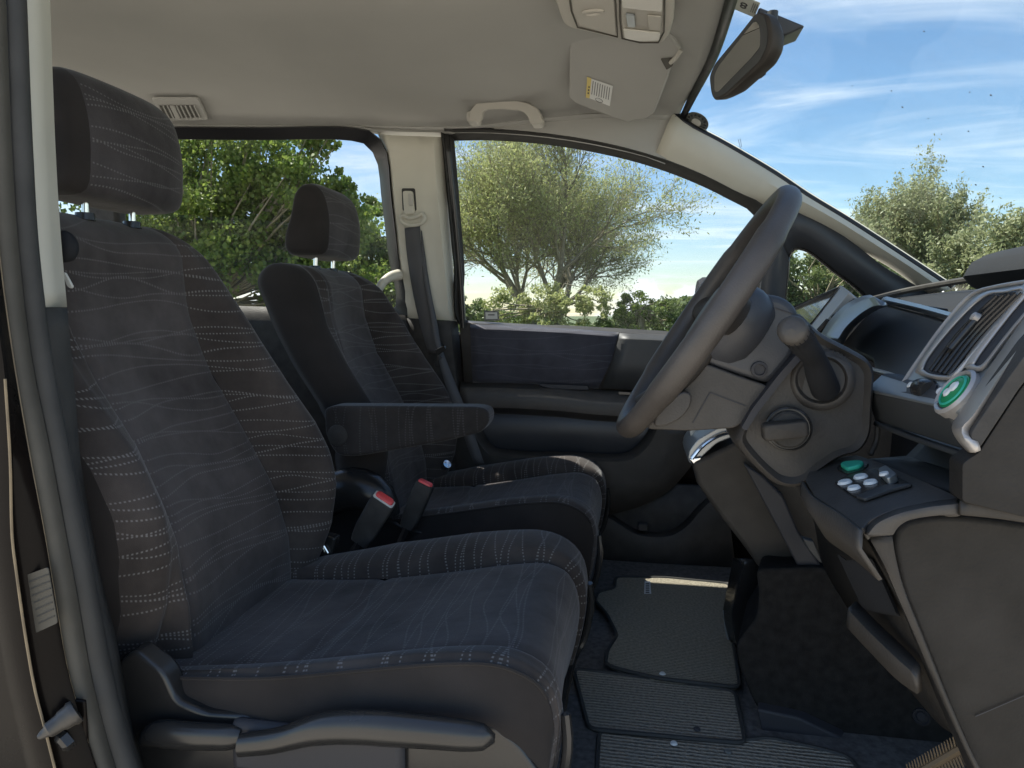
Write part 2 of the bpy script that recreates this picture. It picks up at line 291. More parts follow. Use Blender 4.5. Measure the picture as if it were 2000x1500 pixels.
# ================================================================== CAR BODY
car = thing('car_body', 'dark brown car body with beige roof lining around the front seats', 'car', (0, 0, 0.15))
def hdr_x(y): return float(np.interp(abs(y), [0, 0.13, 0.325, 0.5, 0.616, 0.7], [0.161, 0.162, 0.155, 0.132, 0.105, 0.078]))
def roof_z(x, y):
    a = min(abs(y)/0.69, 1.0)
    z = 1.752-0.028*a**2-0.085*a**7
    z -= 0.018*max(0, (x+0.35)/0.55)**2 if x > -0.35 else 0
    z += 0.05*max(0, min(1.6, (-x-0.55)/0.9))
    # shallow pocket round the grab handle and soft pressed steps in the lining
    z += 0.012*math.exp(-(((x+0.235)/0.17)**4+((y-0.60)/0.07)**2))
    z += 0.006*math.tanh((x+0.19)/0.02) if y > -0.1 else 0
    z -= 0.006/(1+math.exp(-(x+0.95)/0.03))*math.exp(-((y)/0.5)**6)
    return z
rows = []
for y in np.concatenate([np.linspace(-0.67, -0.5, 8), np.linspace(-0.45, 0.45, 19), np.linspace(0.48, 0.622, 14)]):
    xs = np.linspace(-2.3, hdr_x(y), 90); rows.append([(x, y, roof_z(x, y)) for x in xs])
surf('headliner', rows, M['liner'], car, solid=0.012, off=1)
rows = [[(x, y, 1.80+0.05*max(0, min(1.6, (-x-0.55)/0.9))-0.03*(abs(y)/0.7)**2-0.05*(abs(y)/0.70)**8-(0.05*max(0, x)/0.3)) for x in np.linspace(-2.4, hdr_x(y)+0.012, 20)] for y in np.linspace(-0.70, 0.70, 24)]
surf('roof_skin', rows, M['paint'], car, solid=0.01)
# passenger side: rear window, its black border, centre pillar, sliding door trim
rw_out = [(-400, 250), (250, 250), (500, 252), (680, 252), (728, 262), (752, 295), (762, 380), (776, 500), (788, 628), (640, 628), (470, 626), (240, 626), (-400, 626)]
rw_in = [(-400, 268), (230, 268), (500, 270), (672, 270), (715, 279), (738, 310), (749, 390), (762, 500), (772, 606), (640, 604), (470, 602), (222, 604), (-400, 604)]
strip('rear_window_border', [L(rw_out, PF, 0.030), L(rw_out, PF, 0.034), L(rw_in, PF, 0.012), L(rw_in, PF, 0.0)], M['frit'], car, n=120, thick=0.006)
def lower(p, z): return np.array([p[0], p[1], z])
strip('rear_window_glass', [[PF(-420, 262, -0.01), PF(200, 262, -0.01), PF(755, 262, -0.01)], [PF(-420, 630, -0.01), PF(200, 630, -0.01), PF(790, 630, -0.01)]], M['gl_dark'], car, n=4, thick=0.004)
strip('sliding_door_trim', [[PF(-400, 600, 0.02), PF(480, 598, 0.02), PF(795, 618, 0.02)], [PF(-400, 640, 0.035), PF(480, 640, 0.035), PF(800, 640, 0.035)], [PY(-400, 1150, 0.70), PY(480, 1150, 0.70), PY(800, 1100, 0.70)]], M['black'], car, n=8, thick=0.03)
cp = []
for pts, o in (([(738, 262), (752, 300), (760, 380), (770, 500), (780, 620)], 0.010), ([(760, 264), (772, 400), (787, 520), (800, 622)], 0.042), ([(812, 266), (822, 400), (836, 520), (846, 624)], 0.046), ([(818, 266), (829, 400), (843, 520), (853, 624)], 0.040), ([(846, 267), (856, 400), (868, 520), (878, 626)], 0.044), ([(868, 268), (876, 400), (885, 520), (893, 628)], 0.012)):
    cp.append(L(pts, PF, o))
strip('centre_pillar_trim', cp, M['beige'], car, n=14, thick=0.006)
lp = []
for pts, o in (([(778, 621), (800, 800), (830, 1000)], 0.012), ([(800, 622), (822, 800), (850, 1000)], 0.050), ([(846, 624), (868, 760), (900, 1000)], 0.052), ([(878, 626), (893, 760), (920, 1000)], 0.046), ([(895, 628), (905, 760), (935, 1000)], 0.012)):
    lp.append(L(pts, PF, o))
strip('lower_pillar_trim', lp, M['black'], car, n=14, thick=0.006)
# windscreen with its black border, pillar trim and header
def ws(y, t):          # t: 0 at the roof, 1 at the scuttle
    x0 = hdr_x(min(max(y, -0.62), 0.62))+0.012; x1 = 1.10-0.27*(y/0.66)**2
    z0 = roof_z(x0-0.02, y)-0.004; z1 = 1.15+0.06*(abs(y)/0.66)**2
    return np.array([x0+(x1-x0)*t, y*(1+0.06*t), z0+(z1-z0)*t+0.045*math.sin(math.pi*t)*(1-(y/0.7)**2*0.6)])
ww = surf('windscreen', [[ws(y, t) for t in np.linspace(-0.02, 1.03, 14)] for y in np.linspace(-0.65, 0.65, 24)], M['gl_front'], car, solid=0.004)
def wsn(y, t):
    a = ws(y+0.01, t)-ws(y-0.01, t); b = ws(y, t+0.01)-ws(y, t-0.01); n = np.cross(a, b); n /= np.linalg.norm(n)
    return -n if n[0] > 0 else n
def wsfind(px, py):     # where a photo ray meets the windscreen
    best = None
    for y in np.linspace(-0.6, 0.64, 250):
        p = PY(px, py, y); q0 = ws(y, 0); q1 = ws(y, 1); t = (p[0]-q0[0])/(q1[0]-q0[0])
        e = abs(ws(y, t)[2]-p[2])
        if best is None or e < best[0]: best = (e, y, t)
    return best[1], best[2]
def patch(name, y, t, outline, lift, mt, parent, rot=0.0):    # flat sticker lying on the inside of the windscreen
    a = ws(y+0.02, t)-ws(y-0.02, t); a /= np.linalg.norm(a); n = wsn(y, t); b = np.cross(n, a); c, s = math.cos(rot), math.sin(rot)
    o = ws(y, t)+n*lift; V = [o+a*(c*u-s*v)+b*(s*u+c*v) for u, v in outline]
    return prism(name, V, n*0.0012, mt, parent, bevel=0)
strip('windscreen_border', [[ws(y, -0.015)+wsn(y, 0.02)*0.004 for y in np.linspace(-0.63, 0.63, 12)], [ws(y, 0.008)+wsn(y, 0.02)*0.004 for y in np.linspace(-0.62, 0.62, 12)]], M['frit'], car, n=24, thick=0.003)
def WSP(px, py):
    y_, t_ = wsfind(px, py); return ws(y_, t_)+wsn(y_, t_)*0.006
ape = [(1312, 226), (1335, 246), (1405, 284), (1510, 346), (1566, 384), (1650, 435), (1720, 480), (1790, 526), (1852, 567)]
apt = [PY(a, b, 0.600+0.035*(a-1316)/540) for a, b in ape]
apl = L([(1280, 302), (1298, 314), (1370, 346), (1440, 384), (1520, 404), (1600, 437), (1680, 484), (1755, 528), (1812, 572)], PF, 0.018)
strip('windscreen_pillar_trim', [[p+np.array([0.02, 0.01, 0.012]) for p in apt], apt, [a*0.72+b*0.28+np.array([0, -0.014, 0.002]) for a, b in zip(apt, apl)], [a*0.35+b*0.65+np.array([0, -0.012, 0.0]) for a, b in zip(apt, apl)], apl, [p+np.array([0, 0.012, 0]) for p in apl]], M['beige'], car, n=26, thick=0.004)
strip('pillar_glass_border', [[p+np.array([0.004, -0.001, 0.003]) for p in apt], [p+np.array([0.014, 0.0, 0.013]) for p in apt]], M['frit'], car, n=26, thick=0.006)
tube('trim_joint', [onroof(1322, 224, 0.0) if False else PY(1320, 226, 0.598), PY(1300, 270, 0.625), PY(1285, 304, 0.66)], 0.0012, M['olive'], car, n=5, sm=8)
strip('roof_side_trim', [[(x, 0.606, roof_z(x, 0.606)+0.001) for x in np.linspace(-2.2, 0.10, 12)], [(x, 0.622, roof_z(x, 0.622)) for x in np.linspace(-2.2, 0.10, 12)], L([(-300, 246), (200, 246), (500, 246), (690, 247), (760, 256), (868, 259), (960, 259), (1060, 266), (1160, 281), (1260, 304), (1300, 318)], PF, 0.022), L([(-300, 250), (200, 250), (500, 250), (690, 251), (760, 262), (868, 265), (960, 265), (1060, 272), (1160, 287), (1260, 310), (1300, 324)], PF, 0.0)], M['liner'], car, n=50, thick=0.006)
an = [ws(-0.74, t)+np.array([-0.01, 0, -0.02]) for t in (0, 0.3, 0.6, 1)]
tube('windscreen_pillar', an, 0.045, M['paint'], car, n=10, sm=8)
# driver side: door opening, centre pillar seen end-on at the left of the view
def PP(pts, y): return L(pts, PY, y)
beL = [(40, -60), (46, 0), (52, 150), (60, 300), (70, 450), (84, 600)]; beM = [(82, -60), (84, 0), (88, 150), (93, 300), (102, 450), (115, 600)]; beR = [(97, -60), (98, 0), (103, 150), (109, 300), (118, 450), (131, 600)]
strip('pillar_trim', [PP(beL, -0.715), PP(beM, -0.655), PP(beR, -0.625), [p+np.array([-0.10, 0.02, 0]) for p in PP(beR, -0.625)]], M['beige'], car, n=20, thick=0.006)
trL = [(84, 601), (104, 760), (128, 900), (168, 1050), (186, 1140), (210, 1270), (237, 1400), (285, 1560)]; trR = [(131, 601), (146, 760), (158, 900), (183, 1050), (200, 1140), (228, 1250), (255, 1400), (300, 1560)]
strip('lower_pillar_trim', [PP(trL, -0.715), PP(trR, -0.655), [p+np.array([-0.10, 0.03, 0]) for p in PP(trR, -0.655)]], M['rubber'], car, n=24, thick=0.006)
slL = [(6, -60), (10, 0), (16, 150), (22, 300), (32, 480), (58, 700), (90, 850), (126, 1050), (147, 1170), (174, 1320), (204, 1440), (240, 1560)]
slR = [(44, -60), (47, 0), (53, 150), (61, 300), (73, 480), (100, 700), (130, 880), (168, 1050), (188, 1150), (212, 1280), (238, 1400), (292, 1560)]
mid = [((a[0]+b[0])/2, (a[1]+b[1])/2) for a, b in zip(slL, slR)]
tube('door_seal', crom(PP(mid, -0.73), 60), [0.0125, 0.0125, 0.013, 0.0135, 0.014, 0.0145], M['rubber'], car, n=14)
tube('door_seal_lip', crom([p+np.array([-0.012, -0.004, 0]) for p in PP(slL, -0.735)], 60), 0.0045, M['gloss'], car, n=8)
flL = [(-30, -60), (-28, 0), (-22, 150), (-16, 300), (-4, 480), (22, 680), (52, 860), (87, 1050), (114, 1215), (129, 1300), (147, 1370), (186, 1500), (206, 1560)]
flR = [(8, -60), (12, 0), (18, 150), (24, 300), (36, 480), (62, 700), (94, 860), (130, 1050), (152, 1170), (178, 1320), (208, 1440), (226, 1500), (246, 1560)]
strip('pillar_flange', [PP(flL, -0.765), PP(flR, -0.745)], M['olive'], car, n=40, thick=0.004)
tube('sealer_edge', crom(PP(flL, -0.766), 60), 0.0015, M['gold'], car, n=6)
ptL = [(-210, -60), (-200, 300), (-120, 700), (-80, 1050), (-40, 1300), (10, 1560)]
g1 = [(-60, -60), (-50, 300), (10, 740), (20, 900), (24, 1050), (33, 1125), (51, 1250), (69, 1350), (87, 1420), (122, 1560)]
pil = strip('painted_pillar', [PP(ptL, -0.80), PP(g1, -0.79), [p+np.array([0.004, 0, 0]) for p in PP(g1, -0.783)], PP(flL, -0.768)], M['paint'], car, n=40, thick=0.004)
tube('sealer_edge', crom(PP(g1[2:], -0.791), 50), 0.0016, M['gold'], car, n=6)
prism('label_plate', roundpoly(L([(49, 1124), (95, 1107), (114, 1216), (70, 1236)], PY, -0.778), 0.004), (0, -0.0012, 0), M['olive'], pil, bevel=0)
for i in range(7):
    a, b = 53+3.2*i, 100+2.0*i; yy = 1136+13.5*i
    prism('label_line', L([(a+3, yy), (b-6, yy-15), (b-5, yy-13), (a+4, yy+2)], PY, -0.7795), (0, -0.0005, 0), M['rubber'], pil, bevel=0)
so = PY(150, 1388, -0.775); sd = np.array([-0.45, -0.55, -0.32])
lathe('door_striker', so, sd, [(0.0, 0), (0.015, 0), (0.0158, 0.005), (0.014, 0.008), (0.0128, 0.017), (0.0108, 0.020), (0.0098, 0.033), (0.0065, 0.036), (0.005, 0.041), (0.003, 0.045), (0, 0.046)], M['steel'], pil, n=20)
lathe('striker_nut', PY(135, 1440, -0.775), (-0.3, -0.7, -0.3), [(0, 0), (0.014, 0), (0.0135, 0.009), (0.009, 0.013), (0, 0.013)], M['gloss'], pil, n=6)
box('striker_plate', PY(150, 1408, -0.765), (0.030, 0.006, 0.060), M['paint'], pil)
# body below: floor pan, sills, far door skin, rear and bonnet, so that light only enters by the windows and the open door
box('floor_pan', (-0.55, 0, 0.325), (3.5, 1.46, 0.04), M['carpet2'], car)
box('sill', (-0.3, -0.765, 0.31), (2.2, 0.13, 0.16), M['paint'], car, bevel=0.02)
box('side_skin', (-0.5, 0.79, 0.66), (3.4, 0.03, 0.80), M['paint'], car, bevel=0.01)
box('side_skin', (-1.62, -0.79, 0.66), (1.6, 0.03, 0.84), M['paint'], car, bevel=0.01)
strip('rear_side_window', [[(-2.3, -0.76, 1.10), (-0.80, -0.76, 1.10)], [(-2.3, -0.69, 1.66), (-0.85, -0.69, 1.66)]], M['gl_dark'], car, n=4, thick=0.004)
box('tailgate', (-2.34, 0, 0.72), (0.05, 1.5, 0.8), M['paint'], car, bevel=0.01)
box('rear_pillar', PF(205, 430, 0.02)+np.array([0, 0.0, 0]), (0.14, 0.05, 0.62), M['black'], car, bevel=0.015)
box('bulkhead', (0.93, 0, 0.72), (0.05, 1.42, 0.84), M['carpet'], car)
strip('bonnet', [[(1.14, -0.7, 1.08), (1.14, 0, 1.11), (1.14, 0.7, 1.08)], [(1.6, -0.72, 1.0), (1.6, 0, 1.03), (1.6, 0.72, 1.0)], [(1.85, -0.7, 0.8), (1.9, 0, 0.82), (1.85, 0.7, 0.8)]], M['paint'], car, n=12, thick=0.01)
# roof vent above the rear window
def onroof(px, py, dz=0.0):     # photo ray met with the lining
    d = ray(px, py); lo, hi = 0.3, 3.5
    for t in np.linspace(0.3, 3.5, 1600):
        p = CAM+d*t
        if p[1] > 0.69: break
        if abs(p[1]) <= 0.69 and p[2] >= roof_z(p[0], p[1])-dz: return p
    return p
vc = [onroof(a, b, 0.004) for a, b in ((296, 188), (388, 188), (408, 230), (318, 233))]
vn = np.cross(vc[1]-vc[0], vc[3]-vc[0]); vn /= np.linalg.norm(vn); vn = vn if vn[2] < 0 else -vn
vent = prism('ceiling_vent', roundpoly(vc, 0.014), vn*0.008, M['liner'], car, bevel=0.003)
def vin(u, v): return (vc[0]*(1-u)+vc[1]*u)*(1-v)+(vc[3]*(1-u)+vc[2]*u)*v
prism('vent_opening', [vin(0.10, 0.28)+vn*0.008, vin(0.86, 0.28)+vn*0.008, vin(0.86, 0.84)+vn*0.008, vin(0.10, 0.84)+vn*0.008], vn*0.001, M['olive'], vent, bevel=0)
for i in range(9):
    u = 0.10+0.76*i/8; w = 0.014 if i != 3 else 0.05
    prism('slat', [vin(u-w, 0.26)+vn*0.009, vin(u+w, 0.26)+vn*0.009, vin(u+w, 0.86)+vn*0.009, vin(u-w, 0.86)+vn*0.009], vn*0.004, M['liner'], vent, bevel=0.0008)
# stickers, antenna film, splashes on the windscreen
y, t = wsfind(1361, 237)
st = patch('round_sticker', y, t, [(0.036*math.cos(a), 0.036*math.sin(a)) for a in np.linspace(0, 2*math.pi, 32, endpoint=False)], 0.002, M['greyink'], ww)
patch('round_sticker_centre', y, t, [(0.014*math.cos(a), 0.014*math.sin(a)) for a in np.linspace(0, 2*math.pi, 20, endpoint=False)], 0.0034, M['paper'], ww)
for k in range(14):
    a = 2*math.pi*k/14
    patch('round_sticker_mark', y, t, [(0.026*math.cos(a)+u, 0.026*math.sin(a)+v) for u, v in ((-0.003, -0.003), (0.003, -0.003), (0.003, 0.003), (-0.003, 0.003))], 0.0034, M['ink'], ww)
y8, t8 = wsfind(1458, 8)
def text(name, s, o, xd, yd, size, mt, parent, depth=0.0004):
    cu = bpy.data.curves.new(name, 'FONT'); cu.body = s; cu.size = size; cu.align_x = 'CENTER'; cu.align_y = 'CENTER'; cu.extrude = depth; cu.resolution_u = 2
    tmp = bpy.data.objects.new(name+'_src', cu); COL.objects.link(tmp); bpy.context.view_layer.update()
    me = bpy.data.meshes.new_from_object(tmp.evaluated_get(bpy.context.evaluated_depsgraph_get())); bpy.data.objects.remove(tmp)
    xd = np.array(xd, float); xd /= np.linalg.norm(xd); yd = np.array(yd, float); yd -= xd*(yd @ xd); yd /= np.linalg.norm(yd); zd = np.cross(xd, yd); o = np.array(o, float)
    V = [o+xd*v.co.x+yd*v.co.y+zd*v.co.z for v in me.vertices]; Fc = [tuple(p.vertices) for p in me.polygons]
    bpy.data.meshes.remove(me)
    return mesh(name, V, Fc, mt, parent, smooth=False)
def wsaxes(y, t):
    a = ws(y+0.02, t)-ws(y-0.02, t); a /= np.linalg.norm(a); n = wsn(y, t); return a, np.cross(n, a), n
ca, cb, cn = wsaxes(y8, t8)
patch('date_sticker', y8, t8, [(-0.032, -0.024), (0.032, -0.024), (0.032, 0.024), (-0.032, 0.024)], 0.002, M['paper'], ww)
text('date_sticker_number', '8', ws(y8, t8)+cn*0.0038-cb*0.004, -cb, ca, 0.034, M['ink'], ww)
for k in range(3): patch('date_sticker_line', y8, t8, [(-0.024, 0.012+0.004*k), (0.012, 0.012+0.004*k), (0.012, 0.0135+0.004*k), (-0.024, 0.0135+0.004*k)], 0.0036, M['greyink'], ww)
ya, ta = wsfind(1450, 300); ca, cb, cn = wsaxes(ya, ta); p = ws(ya, ta)+cn*0.003
prism('antenna_base', [p+ca*0.012-cb*0.03, p+ca*0.012+cb*0.03, p-ca*0.004+cb*0.03, p-ca*0.004-cb*0.03], cn*0.006, M['gloss'], ww, bevel=0.001)
tube('antenna_wire', [p-ca*0.004, p-ca*0.05-cb*0.03, p-ca*0.056-cb*0.026, p-ca*0.03-cb*0.012], 0.0006, M['ink'], ww, n=5)
for k in range(34):
    yk = RNG.uniform(-0.45, 0.4); tk = RNG.uniform(0.25, 0.95); r = RNG.uniform(0.0008, 0.0017)
    patch('windscreen_speck', yk, tk, [(r*math.cos(a), r*1.3*math.sin(a)) for a in np.linspace(0, 2*math.pi, 7, endpoint=False)], -0.006, M['ink'], ww)
# ================================================================== FAR (PASSENGER) DOOR
door = thing('passenger_door', 'closed dark grey passenger door with fabric inset and window', 'car door', (0, 0.76, 0.4))
w_out = [(868, 258), (960, 258), (1060, 265), (1160, 280), (1260, 304), (1350, 336), (1430, 374), (1490, 410), (1500, 480), (1500, 570), (1500, 668), (1290, 656), (1100, 645), (905, 634), (893, 520), (880, 380)]
w_in = [(884, 270), (960, 269), (1060, 276), (1160, 292), (1260, 316), (1350, 348), (1425, 384), (1474, 416), (1480, 480), (1480, 570), (1480, 664), (1290, 653), (1100, 642), (911, 632), (903, 520), (893, 380)]
strip('window_frame', [L(w_out+w_out[:1], PF, 0.012), L(w_out+w_out[:1], PF, 0.02), L(w_in+w_in[:1], PF, 0.004)], M['rubber'], door, n=90, thick=0.012)
strip('door_edge_seal', [L([(866, 262), (880, 400), (893, 540), (905, 700), (925, 900)], PF, 0.03), L([(876, 262), (890, 400), (902, 540), (912, 700), (932, 900)], PF, 0.03)], M['gloss'], door, n=20, thick=0.02)
gls = prism('window_glass', [PF(a, b, -0.004) for a, b in [(876, 263), (960, 263), (1060, 270), (1160, 286), (1260, 310), (1350, 342), (1427, 379), (1482, 413), (1490, 480), (1490, 667), (1290, 656), (1100, 645), (907, 634), (898, 520), (886, 380)]], (0, 0.004, 0), M['gl_side'], door, bevel=0)
prism('quarter_glass', [PF(a, b, -0.004) for a, b in ((1538, 500), (1549, 485), (1572, 486), (1623, 524), (1697, 591), (1687, 658), (1600, 666), (1539, 658))], (0, 0.004, 0), M['gl_side'], door, bevel=0)
fr = prism('glass_marking', L([(945, 607), (974, 607), (975, 626), (946, 626)], PF, 0.004), (0, -0.0006, 0), M['greyink'], gls, bevel=0)
prism('glass_marking', L([(948, 610), (971, 610), (972, 623), (949, 623)], PF, 0.0046), (0, -0.0006, 0), M['paper'], gls, bevel=0)
prism('glass_marking', L([(953, 614), (966, 614), (966, 616), (953, 616)], PF, 0.0054), (0, -0.0004, 0), M['ink'], gls, bevel=0)
# quarter light and black sail panel
s_out = L([(1496, 408), (1560, 404), (1640, 455), (1720, 516), (1830, 600), (1760, 680), (1600, 690), (1496, 690)], PF, 0.02)
s_in = L([(1536, 500), (1548, 483), (1572, 484), (1625, 522), (1700, 590), (1690, 660), (1600, 668), (1537, 660)], PF, 0.006)
strip('sail_panel', [s_out+s_out[:1], s_in+s_in[:1]], M['navy'], door, n=64, thick=0.012)
s_in2 = L([(1540, 502), (1551, 487), (1571, 488), (1621, 525), (1694, 592), (1685, 656), (1600, 664), (1541, 657)], PF, 0.0)
strip('quarter_window_seal', [s_in+s_in[:1], s_in2+s_in2[:1]], M['gloss'], door, n=64, thick=0.006)
# outside mirror, glimpsed behind the wheel
mo = PY(1385, 590, 0.93); loft('door_mirror', [[mo+np.array([-0.04+0.16*k, 0.13*math.cos(a)*s, 0.085*math.sin(a)*s]) for a in np.linspace(0, 2*math.pi, 20, endpoint=False)] for k, s in ((0, 0.86), (0.1, 0.98), (0.4, 1.0), (0.8, 0.7), (1, 0.3))], M['pad'], door)
# inner panel: surround, fabric inset, arm ledge, pockets
def DP(pts, o): return [PY(a, b, 0.72-o) for a, b in pts]
strip('upper_panel', [L([(896, 631), (1100, 643), (1290, 654), (1560, 668)], PF, -0.004), DP([(897, 634), (1100, 647), (1290, 659), (1560, 674)], 0.022), DP([(900, 650), (1100, 664), (1290, 676), (1560, 690)], 0.034), DP([(905, 700), (1100, 712), (1290, 722), (1560, 740)], 0.030), DP([(908, 760), (1100, 768), (1290, 776), (1560, 790)], 0.030)], M['shroud'], door, n=20, thick=0.01)
fo = [(919, 640), (1000, 643), (1100, 648), (1207, 656), (1196, 690), (1182, 725), (1168, 756), (1100, 752), (1000, 748), (925, 746), (922, 700)]
fi = DP(fo, 0.040); fc = np.mean(fi, axis=0)
uvs = []
rows = [DP([(919, 638), (1000, 641), (1100, 646), (1208, 654)], 0.030), DP([(919.5, 645), (1000, 648), (1100, 653), (1206, 661)], 0.046), DP([(921, 690), (1000, 694), (1090, 699), (1195, 704)], 0.050), DP([(924, 735), (1000, 738), (1080, 742), (1174, 746)], 0.047), DP([(925, 747), (1000, 749), (1080, 753), (1168, 757)], 0.034)]
R = np.array([crom(r, 16) for r in rows]); ins = mesh('fabric_inset', R.reshape(-1, 3), grid_faces(5, 16), M['fabD'], door, uv=np.stack([R[..., 0].ravel(), R[..., 2].ravel()], 1), solid=0.01, off=-1)
strip('switch_panel', [DP([(1210, 655), (1300, 660), (1420, 668)], 0.036), DP([(1208, 664), (1300, 668), (1420, 676)], 0.048), DP([(1196, 705), (1300, 712), (1420, 718)], 0.046), DP([(1176, 757), (1300, 764), (1420, 770)], 0.044)], M['panel'], door, n=10, thick=0.012)
prism('switch_groove', DP([(1206, 681), (1300, 687), (1300, 690), (1206, 684)], 0.052), (0, -0.002, 0), M['ink'], door, bevel=0)
ar = strip('armrest', [DP([(900, 752), (1000, 752), (1100, 757), (1160, 763), (1290, 770)], 0.030), DP([(900, 762), (1000, 764), (1100, 770), (1160, 777), (1290, 784)], 0.075), DP([(900, 772), (1000, 775), (1100, 781), (1160, 788), (1290, 796)], 0.085), DP([(902, 790), (1000, 792), (1100, 798), (1160, 804), (1290, 812)], 0.082), DP([(905, 800), (1000, 802), (1100, 808), (1160, 814), (1290, 822)], 0.030)], M['shroud'], door, n=24, thick=0.012)
prism('pull_slot', roundpoly(DP([(1052, 752), (1148, 756), (1150, 763), (1080, 761), (1060, 757)], 0.066), 0.003), (0, -0.004, 0.004), M['ink'], ar, bevel=0)
prism('window_switch', roundpoly(DP([(1208, 766), (1232, 767), (1232, 773), (1208, 772)], 0.088), 0.002), (0, -0.003, 0.002), M['gloss'], ar, bevel=0.001)
strip('armrest_seam', [DP([(906, 781), (1000, 783), (1100, 789), (1290, 804)], 0.088), DP([(906, 783), (1000, 785), (1100, 791), (1290, 806)], 0.088)], M['ink'], ar, n=20, thick=0.001)
strip('pocket_recess', [DP([(905, 800), (1100, 806), (1340, 822)], 0.028), DP([(915, 850), (1100, 850), (1320, 860)], 0.002), DP([(960, 900), (1100, 905), (1260, 905)], 0.006)], M['navy'], door, n=16, thick=0.01)
strip('pocket_lip', [DP([(905, 798), (928, 820), (946, 856), (962, 876), (995, 884), (1110, 888), (1225, 888), (1258, 862), (1280, 826)], 0.030), DP([(898, 800), (916, 830), (935, 866), (955, 888), (992, 895), (1110, 899), (1232, 900), (1268, 872), (1292, 828)], 0.056), DP([(885, 810), (900, 850), (915, 890), (935, 915), (985, 925), (1110, 935), (1240, 936), (1285, 900), (1310, 835)], 0.050), DP([(870, 830), (885, 880), (895, 920), (910, 950), (970, 980), (1110, 1000), (1200, 1000), (1300, 960), (1400, 840)], 0.040)], M['shroud'], door, n=44, thick=0.012)
strip('lower_panel', [DP([(860, 930), (1100, 935), (1243, 940), (1420, 950)], 0.020), DP([(860, 1000), (1100, 1000), (1250, 1000), (1420, 1010)], 0.010), DP([(860, 1130), (1100, 1130), (1250, 1130), (1420, 1140)], 0.018)], M['black'], door, n=12, thick=0.02)
strip('map_pocket', [DP([(1150, 1000), (1188, 1008), (1215, 1024), (1240, 1038), (1275, 1044), (1310, 1041), (1340, 1022), (1368, 990), (1400, 960)], 0.028), DP([(1150, 1006), (1186, 1015), (1212, 1031), (1238, 1046), (1275, 1053), (1312, 1050), (1344, 1031), (1374, 998), (1408, 966)], 0.070), DP([(1150, 1020), (1186, 1030), (1212, 1046), (1238, 1060), (1275, 1066), (1312, 1063), (1350, 1046), (1380, 1015), (1420, 975)], 0.075), DP([(1150, 1130), (1186, 1130), (1212, 1130), (1238, 1130), (1275, 1130), (1312, 1132), (1350, 1134), (1400, 1136), (1440, 1138)], 0.055)], M['dash'], door, n=36, thick=0.01)
box('pocket_clip', PY(1256, 1029, 0.665), (0.03, 0.02, 0.022), M['dash'], door)
